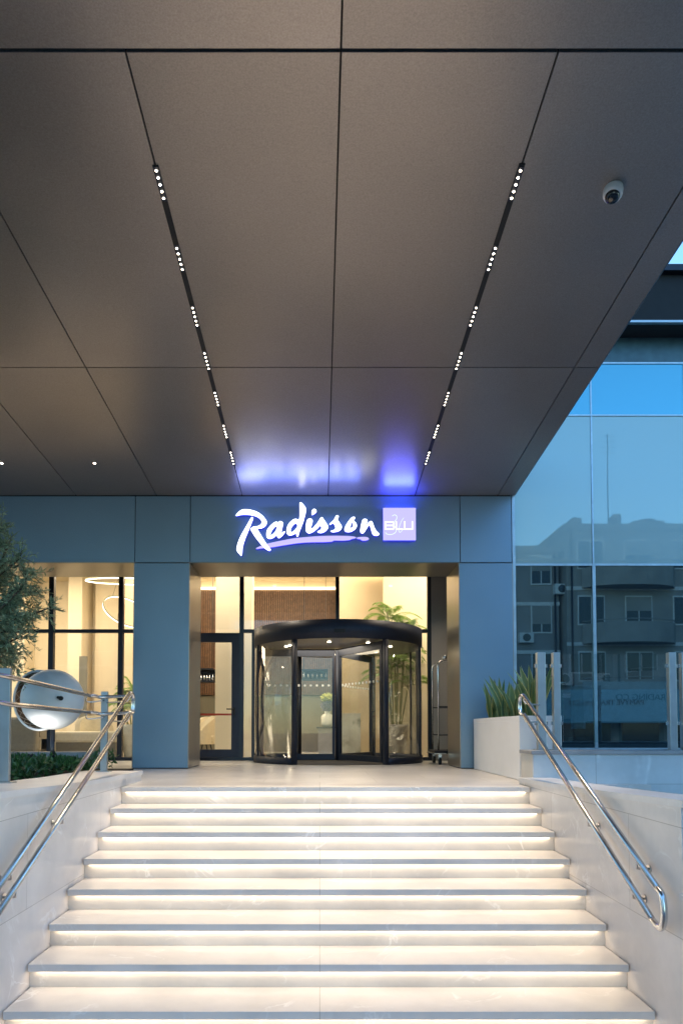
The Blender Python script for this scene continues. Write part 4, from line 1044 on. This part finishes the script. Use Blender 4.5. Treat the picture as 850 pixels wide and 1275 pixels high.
# ------------------------------------------------------------------ right glass building
gb = thing('glass_building', 'adjoining blue glass curtain wall building to the right of the canopy', 'building', (6, DF + 0.1, 0))
GY = DF + 0.05
xg0, xg1 = xcr1 + 0.055, 13.0
yv = [Z(932, GY), Z(703, GY), Z(517, GY), Z(452, GY)]
MB().box(xcr1 + 0.008, xcr1 + 0.052, GY - 0.04, GY + 0.3, 0.002, Z(452, GY) + 0.5).build('edge_trim', M['mullion'], gb)
m0 = X(738.3, GY, 700)
pw = 1.36
xs = [xg0, m0] + [m0 + pw * i for i in range(1, 7)]
for r_, (z0, z1, mm_) in enumerate(((yv[0], yv[1], 'vision'), (yv[1], yv[2], 'spandrel'), (yv[2], yv[3], 'transomglass'))):
    for a, b in zip(xs[:-1], xs[1:]):
        MB().box(a + 0.012, b - 0.012, GY + 0.01, GY + 0.022, z0 + 0.012, z1 - 0.012).build('glass_panel', M[mm_], gb)
fr = MB()
for x_ in xs[1:]:
    fr.box(x_ - 0.022, x_ + 0.022, GY - 0.012, GY + 0.05, yv[0], yv[1] - 0.016)
for x_ in xs[1:]: fr.box(x_ - 0.011, x_ + 0.011, GY - 0.001, GY + 0.05, yv[1] + 0.016, yv[3])
fr.build('mullion', M['mullion'], gb)
fr = MB()
fr.box(xg0, xs[-1], GY - 0.004, GY + 0.06, yv[1] - 0.015, yv[1] + 0.015)
fr.box(xg0, xs[-1], GY - 0.004, GY + 0.06, yv[2] - 0.010, yv[2] + 0.010)
fr.box(xg0, xs[-1], GY - 0.004, GY + 0.06, yv[3] - 0.012, yv[3] + 0.012)
fr.box(xg0, xs[-1], GY - 0.004, GY + 0.06, yv[0] - 0.03, yv[0] + 0.010)
fr.build('transom', M['mullion'], gb)
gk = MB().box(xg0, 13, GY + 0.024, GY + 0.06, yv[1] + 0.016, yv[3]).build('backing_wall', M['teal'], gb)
MB().box(xg0, 13, GY + 1.6, GY + 1.7, -0.2, yv[1]).box(xg0, 13, GY + 0.07, GY + 1.6, yv[1] - 0.05, yv[1] - 0.02).build('dim_room', M['dark'], gb)
# upper bands: teal spandrel, dark projecting louvre, roof edge
ze = Z(413, GY)
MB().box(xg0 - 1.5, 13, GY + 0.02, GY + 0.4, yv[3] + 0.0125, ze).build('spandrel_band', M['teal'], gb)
zl1 = Z(400, GY - 0.35); zl2 = Z(338, GY - 0.35)
MB().box(xg0 - 1.5, 13, GY - 0.30, GY + 0.6, ze + 0.001, zl1 - 0.02).build('louvre_soffit', M['gap'], gb)
MB().box(xg0 - 1.5, 13, GY - 0.36, GY + 0.6, zl1 - 0.019, zl1 + 0.012).build('metal_trim', M['postm'], gb)
lv = MB()
lv.box(xg0 - 1.5, 13, GY - 0.28, GY + 0.6, zl1 + 0.013, zl2)
lv.build('louvre_band', M['gap'], gb)
MB().box(xg0 - 1.5, 13, GY - 0.38, GY + 0.6, zl2 + 0.001, zl2 + 0.09).build('roof_edge', M['dark'], gb)

# ------------------------------------------------------------------ buildings across the street (reflected in the glass)
def block(label, x0, x1, y1, ztop, floors, m, balc, wn, d=9.0):
    t = thing('apartment_building', label, 'building', ((x0 + x1) / 2, y1, GZ), 'apartment blocks across the street')
    y0 = y1 - d
    MB().box(x0, x1, y0, y1, GZ + 0.0, ztop).build('wall', M[m], t)
    MB().box(x0 - 0.1, x1 + 0.1, y0 - 0.1, y1 + 0.1, ztop + 0.001, ztop + 0.35).build('roof_parapet', M[m], t)
    fh = (ztop - GZ - 3.6) / floors
    for f in range(floors):
        zb_ = GZ + 3.6 + f * fh
        bw = (x1 - x0) / wn
        for i in range(wn):
            xc = x0 + bw * (i + 0.5); ww = bw * 0.26
            fo = MB().box(xc - ww - 0.06, xc + ww + 0.06, y1 + 0.001, y1 + 0.06, zb_ + 0.85, zb_ + 2.35).build('window', M['winframe'], t)
            MB().box(xc - ww, xc - 0.03, y1 + 0.061, y1 + 0.07, zb_ + 0.92, zb_ + 2.28).box(xc + 0.03, xc + ww, y1 + 0.061, y1 + 0.07, zb_ + 0.92, zb_ + 2.28).build('pane', M['winglass'], fo)
            if random.random() < 0.5:
                hh_ = random.uniform(0.3, 1.0)
                MB().box(xc - ww, xc + ww, y1 + 0.0705, y1 + 0.085, zb_ + 2.28 - hh_, zb_ + 2.28).build('roller_shutter', M['render'], fo)
            if random.random() < 0.4:
                ac = MB().box(xc + ww + 0.15, xc + ww + 0.85, y1 + 0.001, y1 + 0.32, zb_ + 0.35, zb_ + 0.85).build('air_conditioner', M['winframe'], t)
                MB().tube([(xc + ww + 0.5, y1 + 0.321, zb_ + 0.6), (xc + ww + 0.5, y1 + 0.335, zb_ + 0.6)], 0.2, 16).build('fan_grille', M['winglass'], ac)
        MB().box(x0 - 0.03, x1 + 0.03, y1 + 0.0005, y1 + 0.05, zb_ - 0.2, zb_ - 0.02).build('floor_band', M['winframe'], t)
        if balc:
            n = 12; a, b = x0 + (x1 - x0) * balc[0], x0 + (x1 - x0) * balc[1]
            pts = [Vector((a, y1 + 0.08, zb_ - 0.12))] + [Vector((a + (b - a) * k / n, y1 + 0.08 + 1.15 * math.sin(PI * (k / n)) ** 0.5, zb_ - 0.12)) for k in range(1, n)] + [Vector((b, y1 + 0.08, zb_ - 0.12))]
            bo = MB().extr(pts, (0, 0, 0.24)).build('balcony', M['render'], t)
            rl = MB()
            for p, q in zip(pts[:-1], pts[1:]):
                dd = Vector((0, 0, 0.24)); hh = Vector((0, 0, 0.75)); nn = Vector((q.y - p.y, -(q.x - p.x), 0)).normalized() * 0.06
                rl.extr([p + dd, q + dd, q + dd + nn, p + dd + nn], hh)
            rl.tube([p + Vector((0, 0, 1.12)) for p in pts], 0.025, 6)
            rl.build('parapet', M['render'], bo)
    for q in (0.03, 0.97): MB().tube([(x0 + (x1 - x0) * q, y1 + 0.12, GZ + 0.1), (x0 + (x1 - x0) * q, y1 + 0.12, ztop)], 0.05, 8).build('downpipe', M['dark'], t)
    # shop front
    for i in range(3):
        bw = (x1 - x0) / 3
        MB().box(x0 + bw * i + 0.3, x0 + bw * (i + 1) - 0.3, y1 + 0.001, y1 + 0.05, GZ + 0.2, GZ + 2.5).build('shop_window', M['winglass'], t)
    return t
YB = -14.6
block('plain grey apartment block across the street', 5.0, 12.2, YB - 0.6, 9.6, 3, 'render2', None, 4)
block('apartment block with curved balconies across the street', 12.4, 19.6, YB, 10.6, 3, 'render', (0.1, 0.75), 3)
block('low flat roofed block at the right end across the street', 20.0, 30, YB, 8.0, 3, 'render2', (0.2, 0.5), 4)
block('wide pale apartment block across the street, left of the others', -26, -9, YB - 2, 9.0, 3, 'render', (0.3, 0.6), 6)
# shop board with lettering
sbd = thing('shop_sign', 'pale blue shop board with dark lettering across the street', 'sign', (14.5, YB + 0.1, 1.2))
MB().box(10.6, 18.9, YB + 1.32, YB + 1.42, 0.9, 2.5).box(10.6, 10.7, YB + 0.01, YB + 1.32, 0.6, 2.4).box(18.8, 18.9, YB + 0.01, YB + 1.32, 0.6, 2.4).build('board', M['signboard'], sbd)
def text(body, size, loc, rz_, m, parent, name='lettering'):
    cu = bpy.data.curves.new(name, 'FONT'); cu.body = body; cu.size = size; cu.extrude = 0.015; cu.align_x = 'CENTER'
    tmp = bpy.data.objects.new('tmp', cu); COL.objects.link(tmp); bpy.context.view_layer.update()
    me = bpy.data.meshes.new_from_object(tmp.evaluated_get(bpy.context.evaluated_depsgraph_get())); bpy.data.objects.remove(tmp); bpy.data.curves.remove(cu)
    me.materials.clear(); me.materials.append(m)
    me.transform(Matrix.Translation(loc) @ Matrix.Rotation(rz_, 4, 'Z') @ Matrix.Rotation(R(90), 4, 'X'))
    o = bpy.data.objects.new(name, me); COL.objects.link(o); o.parent = parent; o.matrix_parent_inverse = Matrix.Translation(-parent.location)
text('PAMYVE TRADING CO', 0.36, (13.7, YB + 1.45, 1.75), PI, M['ink'], sbd)
# rooftop bits
for (x_, w, h) in ((13.2, 0.5, 0.7), (15.4, 0.35, 0.9), (16.4, 1.6, 0.55)):
    o = tag(MB().box(x_, x_ + w, YB - 2, YB - 1.2, 10.95, 10.95 + h).lathe([(0, h + 0.12), (w * 0.3, h + 0.1), (w * 0.3, h), (0, h)], (x_ + w / 2, YB - 1.6, 10.95), 10).build('roof_vent', M['render2']), 'masonry roof vent %s on the balcony block across the street' % {13.2: 'nearest the plain block', 15.4: 'of the slimmest kind', 16.4: 'of the widest kind'}[x_], 'vent')
an = MB().tube([(15.0, YB - 1, 10.95), (15.0, YB - 1, 16.0)], 0.03, 5)
for q in range(4): an.tube([(14.6, YB - 1, 15.9 - q * 0.3), (15.4, YB - 1, 15.9 - q * 0.3)], 0.015, 4)
tag(an.build('roof_antenna', M['dark']), 'thin aerial mast on the balcony block roof across the street', 'antenna')

# ------------------------------------------------------------------ world and sun
w = bpy.data.worlds.new('World'); S.world = w; w.use_nodes = True
nt = w.node_tree; nt.nodes.clear()
out = N(nt, 'ShaderNodeOutputWorld'); bg = N(nt, 'ShaderNodeBackground', Strength=0.15)
sky = nt.nodes.new('ShaderNodeTexSky'); sky.sky_type = 'NISHITA'; sky.sun_disc = False
SE, SR = R(15), R(-30)
sky.sun_elevation = SE; sky.sun_rotation = SR; sky.ozone_density = 4.0; sky.air_density = 1.2; sky.dust_density = 0.3
mu = N(nt, 'ShaderNodeMix', data_type='RGBA', blend_type='MULTIPLY'); mu.inputs[0].default_value = 1.0
mu.inputs[7].default_value = (0.83, 0.97, 1.03, 1)         # tungsten white balance of the camera
nt.links.new(sky.outputs[0], mu.inputs[6]); nt.links.new(mu.outputs[2], bg.inputs['Color']); nt.links.new(bg.outputs[0], out.inputs['Surface'])
sun = lamp('sun', 'SUN', (0, 0, 30), 0.08, (0.8, 0.9, 1.0))
sun.data.angle = R(15)
sun.rotation_euler = (Vector((-math.sin(SR) * -1 * math.cos(SE), math.cos(SR) * math.cos(SE), math.sin(SE)))).to_track_quat('Z', 'Y').to_euler()

vs = S.view_settings
vs.view_transform = 'Standard'; vs.look = 'None'; vs.exposure = 1.85; vs.gamma = 1.0; vs.use_curve_mapping = False
S.render.engine = 'CYCLES'
c = S.cycles
c.max_bounces = 8; c.transparent_max_bounces = 16; c.diffuse_bounces = 4; c.glossy_bounces = 4; c.sample_clamp_indirect = 6; c.caustics_reflective = False; c.caustics_refractive = False
